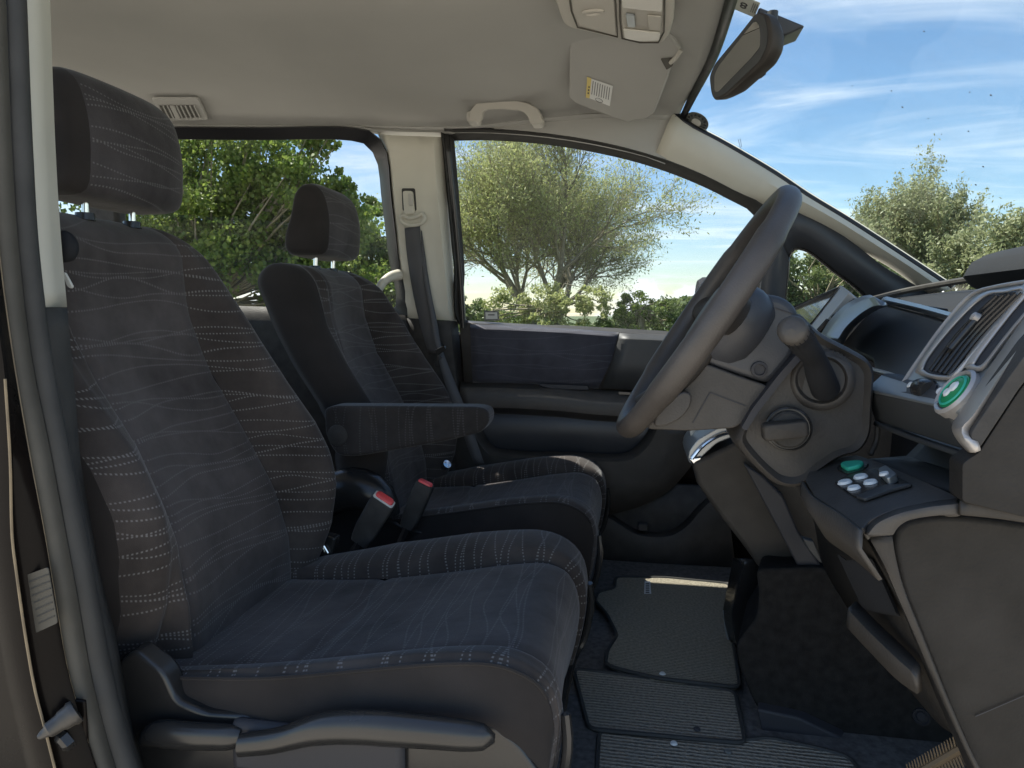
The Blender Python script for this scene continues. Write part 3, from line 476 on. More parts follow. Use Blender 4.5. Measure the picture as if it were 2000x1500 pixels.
# ================================================================== SEATS
Z_I = [0.555, 0.603, 0.671, 0.774, 0.895, 1.015, 1.115, 1.214, 1.30]; X_I = [-0.632, -0.632, -0.634, -0.660, -0.720, -0.778, -0.808, -0.818, -0.826]
Z_R = [0.555, 0.62, 0.683, 0.77, 0.83, 0.896, 0.979, 1.073, 1.177, 1.25, 1.30]; X_R = [-0.645, -0.612, -0.588, -0.575, -0.586, -0.618, -0.675, -0.732, -0.785, -0.824, -0.84]
Z_W = [0.555, 0.70, 0.85, 1.0, 1.1, 1.2, 1.26, 1.30]; W_W = [0.235, 0.252, 0.262, 0.258, 0.245, 0.222, 0.200, 0.175]
Z_S = [0.555, 0.70, 0.90, 1.05, 1.15, 1.25, 1.30]; W_S = [0.165, 0.160, 0.148, 0.128, 0.120, 0.126, 0.125]
def seat(name, label, dx, yc, dz, zt, hd, bdx, rn, rf, nb):
    S = thing(name, label, 'car seat', (-0.35+dx, yc, 0.345))
    def T(x, u, z): return np.array([x+dx, yc+u, z+dz])
    def TB(x, u, z): return np.array([x+bdx, yc+u, z+dz])
    # ---- backrest
    N_ = 46; zs = np.concatenate([np.linspace(0.555, zt-0.07, 36), zt-0.07+0.07*np.sin(np.linspace(0.12, math.pi/2, 10))])
    st = {k: [] for k in ('i', 'l', 'r', 'b')}; uvd = {k: [] for k in ('i', 'l', 'r')}
    for z in zs:
        zi = min(z, 1.30); k = max(0.0, (z-(zt-0.07))/0.07); c = math.sqrt(max(0, 1-k*k))
        xi = ip(zi, Z_I, X_I); xr = xr0 = ip(zi, Z_R, X_R); w = ip(zi, Z_W, W_W); s = ip(zi, Z_S, W_S)
        rear = max(xr, xi-0.005)-0.185+0.05*max(0, (0.75-z)/0.2)
        if z < 0.62: w -= 0.03*((0.62-z)/0.065)**2
        xm = (xi+rear)/2-0.01
        def sq(x, u): return xm+(x-xm)*(0.12+0.88*c), u*(0.86+0.14*c)
        groove = 0.010
        row = []; uvr = []
        sN = s+0.055*min(1, max(0, (z-0.92)/0.18)) if nb < 0.6 else s
        for u in np.linspace(-sN, s, 19):
            e = abs(u)/(sN if u < 0 else s); x = xi-0.014*(1-e*e)-groove*max(0, (e-0.86)/0.14)**2
            if 0.93 < z < 1.05: x -= 0.006*math.exp(-((z-1.0)/0.006)**2)
            x_, u_ = sq(x, u); row.append(TB(x_, u_, z)); uvr.append((u, z))
        st['i'].append(row); uvd['i'].append(uvr)
        ru = s+(w-s)*0.52
        profs = {}
        for key_, ro in (('r', rn), ('l', rf)):
          xr = xr0+ro*min(1, (1.3-zi)/0.2)
          s_k = sN if key_ == 'r' else s; ru = s_k+(w-s_k)*0.52
          if key_ == 'r' and nb < 0.6: xr = min(xr, xi+0.004+0.3*max(0, 1.08-z))
          profs[key_] = crom([(xi-groove, s_k), (xi+0.006+max(0, xr-xi)*0.3, s_k+(ru-s_k)*0.35), (xr-0.006, s_k+(ru-s_k)*0.78), (xr, ru), (xr-0.012, ru+(w-ru)*0.5), (xr-0.045, w-0.006), (xr-0.085, w), (rear+0.03, w-0.004), (rear, w-0.03)], 26)
        
        for key, sg in (('r', -1), ('l', 1)):
            prof = profs[key]; al = np.concatenate([[0], np.cumsum(np.linalg.norm(np.diff(prof, axis=0), axis=1))]); row = []; uvr = []
            for (x, u), a in zip(prof, al):
                x_, u_ = sq(x, u); row.append(TB(x_, sg*u_, z)); uvr.append((sg*(s+a), z))
            st[key].append(row); uvd[key].append(uvr)
        st['b'].append([TB(*sq(rear-0.015*(1-(u/(w-0.03))**2), u), z) for u in np.linspace(-(w-0.03), w-0.03, 9)])
    for k, nm, mt in (('i', 'backrest_panel', M['fabI']), ('r', 'backrest_bolster', M['fabB']), ('l', 'backrest_bolster', M['fabB']), ('b', 'backrest_shell', M['side'])):
        R = np.array(st[k]); nr, nc, _ = R.shape
        fcs = grid_faces(nr, nc)
        if k in ('l', 'r'):
            ia = 7 if (k == 'r' and nb > 0.6) else 15                                                   # plain cloth from the outer seam backwards
            fa = grid_faces(nr, ia+1)
            for part, sl_, mt_ in (('backrest_bolster', slice(0, ia+1), mt), ('backrest_side', slice(ia, nc), M['side'])):
                Q = R[:, sl_]; q = np.array(uvd[k])[:, sl_].reshape(-1, 2)
                mesh(part, Q.reshape(-1, 3), grid_faces(nr, Q.shape[1]), mt_, S, uv=q, angle=75)
        else:
            mesh(nm, R.reshape(-1, 3), fcs, mt, S, uv=(np.array(uvd[k]).reshape(-1, 2) if k in uvd else None), angle=75)
    # ---- headrest with two posts
    hx, hz0, hz1, hw = hd
    def TH(x, u, z): return np.array([x, yc+u, z])
    base = crom([(-0.006, 0.0), (0.006, 0.05), (0.004, 0.12), (-0.016, 0.172), (-0.05, 0.19), (-0.078, 0.172), (-0.10, 0.10), (-0.122, 0.03), (-0.115, 0.0), (-0.06, -0.008)], 36, closed=True)
    base = base*np.array([1, (hz1-hz0)/0.19]); cb_ = base.mean(axis=0)
    us = hw*np.sin(np.linspace(-1, 1, 25)*math.pi/2); rings = []; uvh = []
    for u in us:
        e = abs(u)/hw; sc_ = (1-e**5.5)**(1/5.5)*0.93+0.07; bulge = 0.012*(1-e*e)
        rings.append([TH(hx+cb_[0]+(q[0]-cb_[0])*sc_+(bulge if q[0] > cb_[0] else 0), u, hz0+cb_[1]+(q[1]-cb_[1])*(sc_*0.6+0.4)) for q in base]); uvh += [(u*1.0+0.3, q[1]+1.4) for q in base]
    ob = None
    hr = mesh('headrest', np.array(rings)[5:20].reshape(-1, 3), grid_faces(15, 36, True), M['fabH'], S, uv=uvh[5*36:20*36], angle=80)
    for a, b in ((0, 6), (19, 25)):
        Q = np.array(rings)[a:b]; ff = grid_faces(b-a, 36, True); ff.append(tuple(range(36)) if a == 0 else tuple((b-a-1)*36+j for j in range(36)))
        mesh('headrest_side', Q.reshape(-1, 3), ff, M['side'], hr, angle=80)
    for u in (-0.055, 0.055):
        tube('headrest_post', [TH(hx-0.055, u, hz0+0.03), TH(hx-0.062, u, hz0-0.12)], 0.006, M['chrome'], hr, n=10)
        lathe('post_collar', TH(hx-0.059, u, zt-0.012), (0, 0, 1), [(0, 0), (0.016, 0), (0.015, 0.012), (0, 0.013)], M['gloss'], hr, n=12)
    # ---- cushion: stations run back to front, then roll over the front edge
    path = crom([(-0.70, 0.585), (-0.60, 0.592), (-0.45, 0.606), (-0.30, 0.632), (-0.18, 0.655), (-0.11, 0.660), (-0.068, 0.640), (-0.050, 0.59), (-0.055, 0.52), (-0.078, 0.425)], 60)
    sarc = np.concatenate([[0], np.cumsum(np.linalg.norm(np.diff(path, axis=0), axis=1))]); tg = np.gradient(path, axis=0); tg /= np.linalg.norm(tg, axis=1)[:, None]
    ci, cl, cr_, ck = [], [], [], {1: [], -1: []}; ui, ul, ur = [], [], []
    for (x, z), s_, t_ in zip(path, sarc, tg):
        nx, nz = -t_[1], t_[0]; fr_ = s_/sarc[-1]
        hB = ip(fr_, [0, 0.12, 0.3, 0.5, 0.64, 0.74, 0.85, 1], [0.0, 0.018, 0.036, 0.038, 0.030, 0.012, 0.004, 0.0])
        w = ip(fr_, [0, 0.1, 0.3, 0.7, 0.85, 1], [0.20, 0.245, 0.262, 0.262, 0.250, 0.235]); s = 0.162-0.012*math.sin(math.pi*fr_)
        row, uvr = [], []
        sC = s+(0.056 if nb < 0.6 else 0.03)
        for u in np.linspace(-sC, s, 19):
            e = abs(u)/(sC if u < 0 else s); h = -0.008*(1-e*e)-0.008*max(0, (e-0.86)/0.14)**2
            h -= 0.007*math.exp(-((fr_-0.30)/0.008)**2)
            row.append(T(x+nx*h, u, z+nz*h)); uvr.append((u, s_+0.9))
        ci.append(row); ui.append(uvr)
        hB0 = hB
        for lst, ulst, sg in ((cr_, ur, -1), (cl, ul, 1)):
            hB = hB0*(nb if sg < 0 else 1.0)
            sk = sC if sg < 0 else s
            prof = crom([(sk, -0.008), (sk+0.008, 0.005+hB*0.35), (sk+(w-sk)*0.45, hB*0.95), (sk+(w-sk)*0.72, hB), (w-0.014, hB*0.97-0.001), (w-0.003, hB*0.9-0.006)], 14)
            al = np.concatenate([[0], np.cumsum(np.linalg.norm(np.diff(prof, axis=0), axis=1))])
            lst.append([T(x+nx*h, sg*u, z+nz*h) for u, h in prof]); ulst.append([(sg*(sk+a), s_+0.9) for a in al])
            pw, ph = prof[-1]; p0 = np.array([x+nx*ph, z+nz*ph]); zb = 0.455-0.035*min(1, max(0, (fr_-0.5)/0.2))
            dn = []
            for q in np.linspace(0, 1, 15):
                zz_ = p0[1]+(min(zb, p0[1]-0.001)-p0[1])*q; bul = 0.010*math.sin(math.pi*min(1, q*1.3))+0.0045*math.sin(5.5+q*15+p0[0]*22+1.5*math.sin(p0[0]*9))*math.exp(-((p0[0]+0.45)/0.22)**2)*math.sin(math.pi*q); xx = p0[0]-0.35*max(0, p0[0]+0.16)*q*(0 if fr_ > 0.72 else 1)
                dn.append(T(xx if fr_ < 0.72 else p0[0]-0.02*q, sg*(pw+0.002+bul-0.012*q*q), zz_))
            ck[sg].append(dn)
    for nm, R, uvl, mt in (('cushion_panel', ci, ui, M['fabI']), ('cushion_bolster', cr_, ur, M['fabB']), ('cushion_bolster', cl, ul, M['fabB'])):
        R = np.array(R); mesh(nm, R.reshape(-1, 3), grid_faces(*R.shape[:2]), mt, S, uv=np.array(uvl).reshape(-1, 2), angle=75)
    for sg in (-1, 1):
        R = np.array(ck[sg]); mesh('cushion_skirt', R.reshape(-1, 3), grid_faces(*R.shape[:2]), M['side'], S, angle=75)
        tube('piping', [r[0] for r in R[2:46]], 0.0028, M['side'], S, n=6)
    # ---- base: rails and pedestal
    box('seat_pedestal', T(-0.36, 0, 0.41-dz*0.5), (0.46, 0.40, 0.12), M['black'], S, bevel=0.02)
    tube('front_bar', [T(-0.040, -0.226, 0.59), T(-0.036, -0.232, 0.55), T(-0.050, -0.232, 0.47), T(-0.064, -0.215, 0.448), T(-0.07, 0, 0.444), T(-0.064, 0.215, 0.448), T(-0.050, 0.232, 0.47), T(-0.036, 0.232, 0.55), T(-0.040, 0.226, 0.59)], 0.0075, M['gloss'], S, n=8, sm=50)
    return S, T
drv, TD = seat('driver_seat', "driver's seat with patterned dark cloth, nearest the open door", -0.045, -0.385, 0.0, 1.292, (-0.868, 1.318, 1.515, 0.138), -0.048, -0.055, 0.015, 0.55)
pas, TP = seat('passenger_seat', 'dark cloth passenger seat with fold-down armrest beside the far door', -0.042, 0.365, 0.0, 1.255, (-0.822, 1.285, 1.472, 0.13), 0.005, -0.050, 0.025, 0.85)
# driver's seat side cover and levers
def SY(pts, y): return L(pts, PY, y)
cover = prism('side_cover', roundpoly(SY([(228, 1290), (262, 1268), (318, 1312), (345, 1370), (400, 1392), (560, 1402), (800, 1405), (960, 1412), (1010, 1450), (1060, 1520), (1080, 1600), (240, 1600)], -0.655), 0.012, 5), (0, 0.035, 0), M['gloss'], drv, bevel=0.010, seg=4)
rec = loft('recline_handle', [[np.array([c[0], -0.672+r_*0.9*math.cos(a)*0.8, c[2]])+np.array([0, 0, r_*math.sin(a)]) for a in np.linspace(0, 2*math.pi, 16, endpoint=False)] for c, r_ in zip(crom(SY([(278, 1440), (300, 1432), (380, 1436), (450, 1438), (474, 1438)], -0.67), 14), np.interp(np.linspace(0, 1, 14), [0, 0.1, 0.3, 0.9, 1], [0.010, 0.018, 0.021, 0.018, 0.012]))], M['gloss'], drv, angle=60)
lv = crom(SY([(470, 1455), (540, 1446), (620, 1424), (700, 1420), (820, 1428), (905, 1436), (950, 1440), (966, 1442)], -0.685), 26); rr = np.interp(np.linspace(0, 1, 26), [0, 0.2, 0.35, 0.6, 0.9, 0.97, 1], [0.016, 0.018, 0.022, 0.023, 0.020, 0.016, 0.006])
loft('height_lever', [[c+np.array([0, r_*0.75*math.cos(a), r_*math.sin(a)]) for a in np.linspace(0, 2*math.pi, 18, endpoint=False)] for c, r_ in zip(lv, rr)], M['gloss'], drv, angle=60)
box('lever_pocket', (SY([(620, 1470)], -0.662)[0]), (0.25, 0.02, 0.075), M['ink'], drv, bevel=0.015)
prism('recliner_cover', roundpoly(SY([(600, 1090), (628, 1045), (655, 1052), (648, 1085), (618, 1102)], -0.15), 0.006), (0, 0.03, 0), M['gloss'], drv, bevel=0.004)
for k in range(2): tube('recliner_rib', SY([(626+7*k, 1060+6*k), (634+7*k, 1078+2*k)], -0.154), 0.0022, M['chrome'], drv, n=6)
# passenger seat: inboard armrest and hinge covers
ao = roundpoly(SY([(632, 798), (650, 793), (800, 794), (930, 795), (952, 800), (956, 822), (940, 845), (870, 862), (770, 880), (690, 893), (655, 890), (634, 850)], 0.045), 0.02, 4)
arm = prism('armrest', ao, (0, 0.07, 0), M['fabA'], pas, bevel=0.014, seg=5)
me = arm.data; u = me.uv_layers.new(name='UVMap')
for lp_ in me.loops: v = me.vertices[lp_.vertex_index].co; u.data[lp_.index].uv = (v.z*1.0, v.x)
lathe('armrest_cap', PY(660, 850, 0.047), (0, -1, 0), [(0, 0.006), (0.02, 0.006), (0.025, 0.004), (0.0265, 0.0), (0.0265, -0.004)], M['black'], arm, n=24)
tube('hinge_cover', SY([(600, 1010), (650, 965), (700, 955), (742, 975), (760, 1010)], 0.10), [0.03, 0.05, 0.055, 0.05, 0.03], M['gloss'], pas, n=14, sm=12)
prism('inner_side_cover', roundpoly(SY([(640, 1000), (700, 975), (755, 1012), (790, 1030), (850, 1042), (1100, 1080), (1100, 1150), (640, 1150)], 0.10), 0.02), (0, 0.03, 0), M['gloss'], pas, bevel=0.006)
lathe('recliner_ring', PY(868, 912, 0.50), (0.6, -0.5, 0.6), [(0, 0), (0.013, 0), (0.013, 0.02), (0, 0.021)], M['chrome'], pas, n=14)
# ================================================================== SEAT BELT AND BUCKLES
sb = thing('seat_belt', 'charcoal passenger seat belt hanging from the beige centre pillar', 'seat belt', tuple(PF(800, 430, 0.06)))
def ribbon(name, pts, widths, mt, parent, n=30, th=0.0016):      # pts: (px,py,off) centre line, widths in px
    c = crom([PF(a, b, o) for a, b, o in pts], n); w = np.interp(np.linspace(0, 1, n), np.linspace(0, 1, len(widths)), widths)
    return c, w
def belt(name, left, right, mt, parent, n=30):
    return strip(name, [left, [(np.array(a)+np.array(b))/2+np.array([0, -0.002, 0]) for a, b in zip(left, right)], right], mt, parent, n=n, thick=0.0015)
belt('webbing', [PF(790, 446, 0.062), PF(795, 500, 0.066), PF(808, 580, 0.068), PF(822, 640, 0.07), PF(836, 690, 0.07)], [PF(820, 440, 0.062), PF(825, 500, 0.070), PF(839, 580, 0.074), PF(850, 640, 0.08), PF(862, 690, 0.085)], M['belt'], sb)
belt('webbing', [PF(822, 452, 0.066), PF(826, 540, 0.074), PF(840, 620, 0.09), PF(848, 670, 0.11), PF(862, 725, 0.13), PF(884, 795, 0.15), PF(912, 870, 0.16), PF(925, 905, 0.16)], [PF(824, 450, 0.064), PF(840, 560, 0.07), PF(854, 630, 0.085), PF(862, 675, 0.105), PF(884, 735, 0.125), PF(908, 795, 0.145), PF(934, 870, 0.155), PF(946, 905, 0.155)], M['belt'], sb, n=40)
lp = [PF(x, y, 0.062) for x, y in ((782, 428), (790, 437), (806, 440), (822, 436), (829, 426), (825, 418), (812, 424), (798, 426), (786, 421))]
tube('guide_ring', crom(lp, 40, closed=True), 0.0065, M['beige'], sb, n=10, caps=False)
prism('guide_plate', roundpoly(L([(781, 424), (800, 420), (815, 414), (829, 418), (829, 432), (812, 444), (790, 442), (780, 434)], PF, 0.052), 0.01), (0, -0.005, 0), M['beige'], sb, bevel=0.002)
prism('height_slider_slot', roundpoly(L([(785, 368), (811, 368), (814, 412), (787, 412)], PF, 0.046), 0.006), (0, -0.004, 0), M['rubber'], sb, bevel=0.001)
prism('height_slider', roundpoly(L([(789, 374), (808, 374), (812, 420), (792, 422)], PF, 0.05), 0.008), (0, -0.016, 0), M['beige'], sb, bevel=0.005)
prism('slider_button', roundpoly(L([(797, 378), (805, 378), (808, 402), (799, 402)], PF, 0.067), 0.004), (0, -0.004, 0), M['beige2'], sb, bevel=0.0015)
prism('tongue', roundpoly(L([(850, 684), (869, 674), (873, 682), (856, 694)], PF, 0.13), 0.004), (0, -0.008, 0), M['gloss'], sb, bevel=0.002)
prism('tongue_plate', roundpoly(L([(849, 690), (856, 690), (856, 716), (850, 716)], PF, 0.125), 0.003), (0, -0.003, 0), M['gloss'], sb, bevel=0.001)
lathe('belt_stop', PF(861, 698, 0.134), (0, -1, 0), [(0, 0.003), (0.004, 0.003), (0.005, 0)], M['chrome'], sb, n=12)
db = thing('seat_belt', "driver's belt guide and pale tongue beside the near door pillar", 'seat belt', tuple(PY(128, 480, -0.60)))
tube('guide_ring', [PY(112, 462, -0.60), PY(126, 462, -0.60), PY(136, 478, -0.60), PY(134, 496, -0.60), PY(116, 506, -0.60)], [0.006, 0.010, 0.012, 0.010, 0.006], M['pad'], db, n=12, sm=16)
prism('tongue', roundpoly([PY(a, b, -0.598) for a, b in ((121, 532), (126, 532), (141, 560), (137, 564), (130, 558))], 0.003), (0, 0.004, 0), M['paper'], db, bevel=0.001)
def buckle(name, label, top, bot, y, wpx, face_up):
    a, b = PY(*top, y), PY(*bot, y); ax = (a-b)/np.linalg.norm(a-b); wd = np.cross(ax, [0, 1, 0]); wd /= np.linalg.norm(wd); th = np.array([0, 1.0, 0]); k = wpx*(y+1.47)/F
    if face_up: th = np.array([0.0, 0.9, 0.2]); th /= np.linalg.norm(th)
    t = thing(name, label, 'belt buckle', tuple(b), 'seat belt buckles')
    pr = rrect(k, 0.030, 0.008)
    rings = [[b+(a-b)*s+wd*u*f+th*v*f for u, v in pr] for s, f in ((0, 0.7), (0.08, 0.8), (0.3, 0.95), (0.8, 1.0), (0.97, 1.0), (1.0, 0.93))]
    loft('buckle_body', rings, M['black'], t, angle=50)
    prr = rrect(k*0.90, 0.026, 0.005); loft('buckle_bezel', [[a+ax*h+wd*u*f+th*v*f for u, v in prr] for h, f in ((-0.002, 1), (0.002, 1), (0.0026, 0.96))], M['paper'] if face_up else M['black'], t)
    prr = rrect(k*0.78, 0.020, 0.007); loft('release_button', [[a+ax*h+wd*u*f+th*v*f for u, v in prr] for h, f in ((0.0, 1), (0.005, 1), (0.0075, 0.9))], M['red'], t, angle=60)
    tube('stalk', [b+ax*0.02, b-ax*0.05, b-ax*0.10], 0.011, M['gloss'], t, n=8)
    return t
buckle('belt_buckle', "black buckle with broad red button beside the driver's seat", (750, 976), (702, 1058), -0.06, 54, True)
buckle('belt_buckle', 'slimmer black buckle with thin red top beside the passenger cushion', (830, 946), (795, 1030), 0.07, 40, False)
# ================================================================== STEERING WHEEL AND COLUMN
WC = np.array([0.098, -0.385, 1.118]); we = np.array([0.543, 0, 0.84]); wnn = np.array([-0.84, 0, 0.543]); wy = np.array([0, 1.0, 0])
wheel = thing('steering_wheel', 'dark leather steering wheel seen edge-on in front of the driver seat', 'steering wheel', tuple(WC))
th = np.linspace(0, 2*math.pi, 72, endpoint=False); RW = 0.207
def rimp(a): return WC+RW*(math.cos(a)*we+math.sin(a)*wy)
rings = []
for a in th:
    rad = math.cos(a)*we+math.sin(a)*wy; fat = 1+0.12*(abs(math.sin(a)) > 0.8)
    rings.append([rimp(a)+0.0152*fat*(math.cos(b)*rad*0.95+math.sin(b)*wnn*1.12) for b in np.linspace(0, 2*math.pi, 16, endpoint=False)])
rings = np.array(rings); f = grid_faces(72, 16, True)+[(71*16+j, 71*16+(j+1) % 16, (j+1) % 16, j) for j in range(16)]
mesh('rim', rings.reshape(-1, 3), f, M['leather'], wheel, angle=80)
def W3(u, v, d): return WC+we*u+wy*v+wnn*d
ho = roundpoly([np.array([0.078, -0.075, 0]), np.array([0.078, 0.075, 0]), np.array([0.02, 0.10, 0]), np.array([-0.055, 0.06, 0]), np.array([-0.085, 0, 0]), np.array([-0.055, -0.06, 0]), np.array([0.02, -0.10, 0])], 0.03, 4)
loft('airbag_cover', [[W3(p[0]*s*0.95, p[1]*s*1.0, d) for p in ho] for d, s in ((-0.085, 0.60), (-0.08, 0.80), (-0.065, 0.94), (-0.045, 1.0), (-0.02, 0.98), (-0.006, 0.90), (0.002, 0.7), (0.004, 0.3))], M['navy'], wheel, angle=60)
def spoke(a0, a1, v0, v1, w0, w1, mt):
    R_ = []
    for s in np.linspace(0, 1, 8):
        u = a0+(a1-a0)*s; v = v0+(v1-v0)*s; d = -0.034+0.034*s**1.4; w = w0+(w1-w0)*s; dr = np.array([a1-a0, v1-v0]); dr /= np.linalg.norm(dr); pn = np.array([-dr[1], dr[0]])
        R_.append([W3(u+pn[0]*w*math.cos(b), v+pn[1]*w*math.cos(b), d+0.011*math.sin(b)) for b in np.linspace(0, 2*math.pi, 14, endpoint=False)])
    loft('spoke', R_, mt, wheel, angle=60)
spoke(0.02, 0.02, -0.08, -RW+0.006, 0.030, 0.022, M['dash2']); spoke(0.02, 0.02, 0.08, RW-0.006, 0.030, 0.022, M['dash2'])
spoke(-0.05, -RW*0.86, -0.045, -0.095, 0.020, 0.016, M['dash2']); spoke(-0.05, -RW*0.86, 0.045, 0.095, 0.020, 0.016, M['dash2'])
prism('hub_back', roundpoly(L([(1462, 570), (1532, 579), (1562, 606), (1556, 690), (1505, 752), (1440, 732), (1372, 708), (1400, 660)], PY, -0.445), 0.015), (0, 0.11, 0), M['navy'], wheel, bevel=0.012, seg=4)
prism('hub_back_seam', roundpoly(L([(1478, 588), (1550, 612), (1550, 614), (1478, 590)], PY, -0.4465), 0.001), (0, 0.004, 0), M['ink'], wheel, bevel=0)
prism('lower_spoke', roundpoly(L([(1374, 708), (1440, 733), (1508, 756), (1442, 836), (1345, 842), (1258, 838), (1320, 775)], PY, -0.447), 0.012), (0, 0.11, 0), M['shroud'], wheel, bevel=0.010, seg=4)
prism('thumb_paddle', roundpoly(L([(1280, 814), (1305, 784), (1335, 764), (1351, 770), (1350, 792), (1332, 816), (1302, 832), (1276, 834)], PY, -0.470), 0.008), (0, 0.024, 0), M['shroud'], wheel, bevel=0.006, seg=3)
prism('spoke_seam', L([(1352, 826), (1386, 766), (1388, 767), (1354, 827)], PY, -0.4485), (0, 0.002, 0), M['ink'], wheel, bevel=0)
prism('spoke_seam', L([(1388, 766), (1456, 792), (1455, 794), (1387, 768)], PY, -0.4485), (0, 0.002, 0), M['ink'], wheel, bevel=0)
lathe('spoke_screw', PY(1483, 722, -0.448), (0, -1, 0), [(0.012, 0), (0.0115, 0.003), (0.008, 0.0035), (0.007, -0.002), (0, -0.002)], M['ink'], wheel, n=18)
colm = thing('steering_column', 'grey steering column shroud with black stalk and ignition knob', 'steering column', tuple(WC+np.array([0.15, 0, -0.1])))
sho = [(1446, 838), (1470, 800), (1520, 735), (1556, 690), (1548, 640), (1560, 606), (1600, 648), (1668, 683), (1698, 700), (1709, 722), (1706, 770), (1702, 850), (1682, 884), (1640, 893), (1590, 928), (1560, 955), (1520, 952), (1482, 920), (1450, 884), (1436, 862)]
sh = L(sho, PY, -0.455); shc = np.mean(sh, axis=0)
rp = roundpoly(sh, 0.014, 4); rings = []
for y_, s_ in ((-0.452, 0.86), (-0.463, 0.93), (-0.458, 0.975), (-0.442, 1.0), (-0.39, 1.02), (-0.33, 1.0), (-0.29, 0.9)):
    rings.append([np.array([shc[0]+(p[0]-shc[0])*s_, y_, shc[2]+(p[2]-shc[2])*s_]) for p in rp])
shroud = loft('shroud', rings, M['shroud'], colm, angle=50)
prism('shroud_gap', roundpoly(L([(1448, 836), (1470, 798), (1520, 733), (1560, 688), (1572, 694), (1530, 742), (1482, 804), (1458, 842)], PY, -0.468), 0.003), (0, 0.09, 0), M['ink'], colm, bevel=0)
# stalk boss and stalk
so = PY(1604, 742, -0.462); sdir = np.array([-0.30, -1.0, 0.05])
lathe('stalk_boss', so, sdir, [(0.043, -0.004), (0.040, 0.002), (0.036, 0.004), (0.0335, 0.0045), (0.032, 0.003), (0.029, -0.006), (0.0, -0.008)], M['shroud'], colm, n=36)
s0 = PY(1612, 760, -0.470); s1 = PY(1590, 700, -0.53); s2 = PY(1558, 655, -0.60); s3 = PY(1548, 645, -0.63)
stk = tube('wiper_stalk', [s0, s0*0.5+s1*0.5, s1, s1*0.45+s2*0.55, s2, s3], [0.019, 0.018, 0.0145, 0.0155, 0.0175, 0.017], M['pad'], colm, n=18, sm=24)
tdir = (s3-s2)/np.linalg.norm(s3-s2)
lathe('stalk_end', s3, tdir, [(0, -0.01), (0.0172, -0.01), (0.0172, 0.002), (0.015, 0.006), (0.009, 0.009), (0, 0.010)], M['shroud'], stk, n=22)
for k in range(18):
    a = 2*math.pi*k/18; pa = np.cross(tdir, [0, 0, 1.0]); pa /= np.linalg.norm(pa); pb = np.cross(tdir, pa); rdir = pa*math.cos(a)+pb*math.sin(a)
    tube('grip_rib', [s2+rdir*0.0172-tdir*0.012, s3+rdir*0.0168], 0.0009, M['pad'], stk, n=4)
# ignition switch and knob
io = PY(1540, 838, -0.470)
ign = lathe('ignition_switch', io, (-0.12, -1, 0.05), [(0.032, -0.004), (0.031, 0.002), (0.029, 0.003), (0.0285, -0.002), (0, -0.002)], M['gloss'], colm, n=32)
lathe('key_barrel', io, (-0.12, -1, 0.05), [(0.026, -0.002), (0.026, 0.010), (0.023, 0.013), (0, 0.013)], M['black'], ign, n=24)
kc = PY(1530, 838, -0.492); kd = np.array([1, 0, 0.14]); kd /= np.linalg.norm(kd)
loft('ignition_knob', [[kc+kd*p[0]*s+np.array([-0.14, 0, 1])*p[1]*s+np.array([0, -d, 0]) for p in rrect(0.060, 0.023, 0.006)] for d, s in ((-0.012, 0.9), (0.002, 1.0), (0.014, 1.0), (0.019, 0.92), (0.020, 0.8))], M['dash2'], ign, angle=50)
text('engraved_mark', 'LOCK', PY(1606, 838, -0.4705), PY(1606, 870, -0.47)-PY(1606, 830, -0.47), PY(1640, 838, -0.47)-PY(1606, 838, -0.47), 0.010, M['dash'], colm)
text('engraved_mark', 'SRS AIRBAG', PY(1632, 690, -0.4715), PY(1660, 703, -0.47)-PY(1620, 684, -0.47), (0.1, 0, 1), 0.0085, M['dash'], colm)
# ================================================================== DASHBOARD
dash = thing('dashboard', 'grey dashboard with silver trimmed air vents below the windscreen', 'dashboard', (0.6, -0.2, 0.8))
def ruled(name, A, B, mt, parent, bevel=0.003, **k):
    A = np.array(A); B = np.array(B); n = len(A); V = np.vstack([A, B]); f = [tuple(range(n))[::-1], tuple(range(n, 2*n))]+[(i, (i+1) % n, n+(i+1) % n, n+i) for i in range(n)]
    return mesh(name, V, f, mt, parent, bevel=bevel, seg=3, **k)
def xz(pts, y): return [np.array([a, y, b]) for a, b in pts]
core = [(0.57, 1.04), (0.61, 1.13), (0.69, 1.165), (0.85, 1.185), (1.06, 1.16), (1.06, 0.62), (0.66, 0.55), (0.56, 0.75)]
prism('upper_pad', xz(core, -0.66), (0, 1.31, 0), M['pad'], dash, bevel=0.02, seg=4)
# passenger half
pcore = [(0.47, 0.98), (0.51, 1.05), (0.55, 1.09), (0.65, 1.10), (0.70, 0.60), (0.53, 0.56), (0.45, 0.72), (0.42, 0.88)]
prism('glove_box_panel', xz(pcore, 0.16), (0, 0.49, 0), M['dash'], dash, bevel=0.015)
# pillar base rail
tube('scuttle_rail', [PY(1690, 588, 0.50), PY(1760, 570, 0.52), PY(1880, 548, 0.30), PY(1960, 540, 0.0)], 0.008, M['dash'], dash, n=8, sm=20)
prism('side_demister', L([(1590+220, 597), (1590+262, 603), (1856, 622), (1808, 618)], PY, -0.1), (0, 0.01, 0), M['gloss'], dash, bevel=0.002)
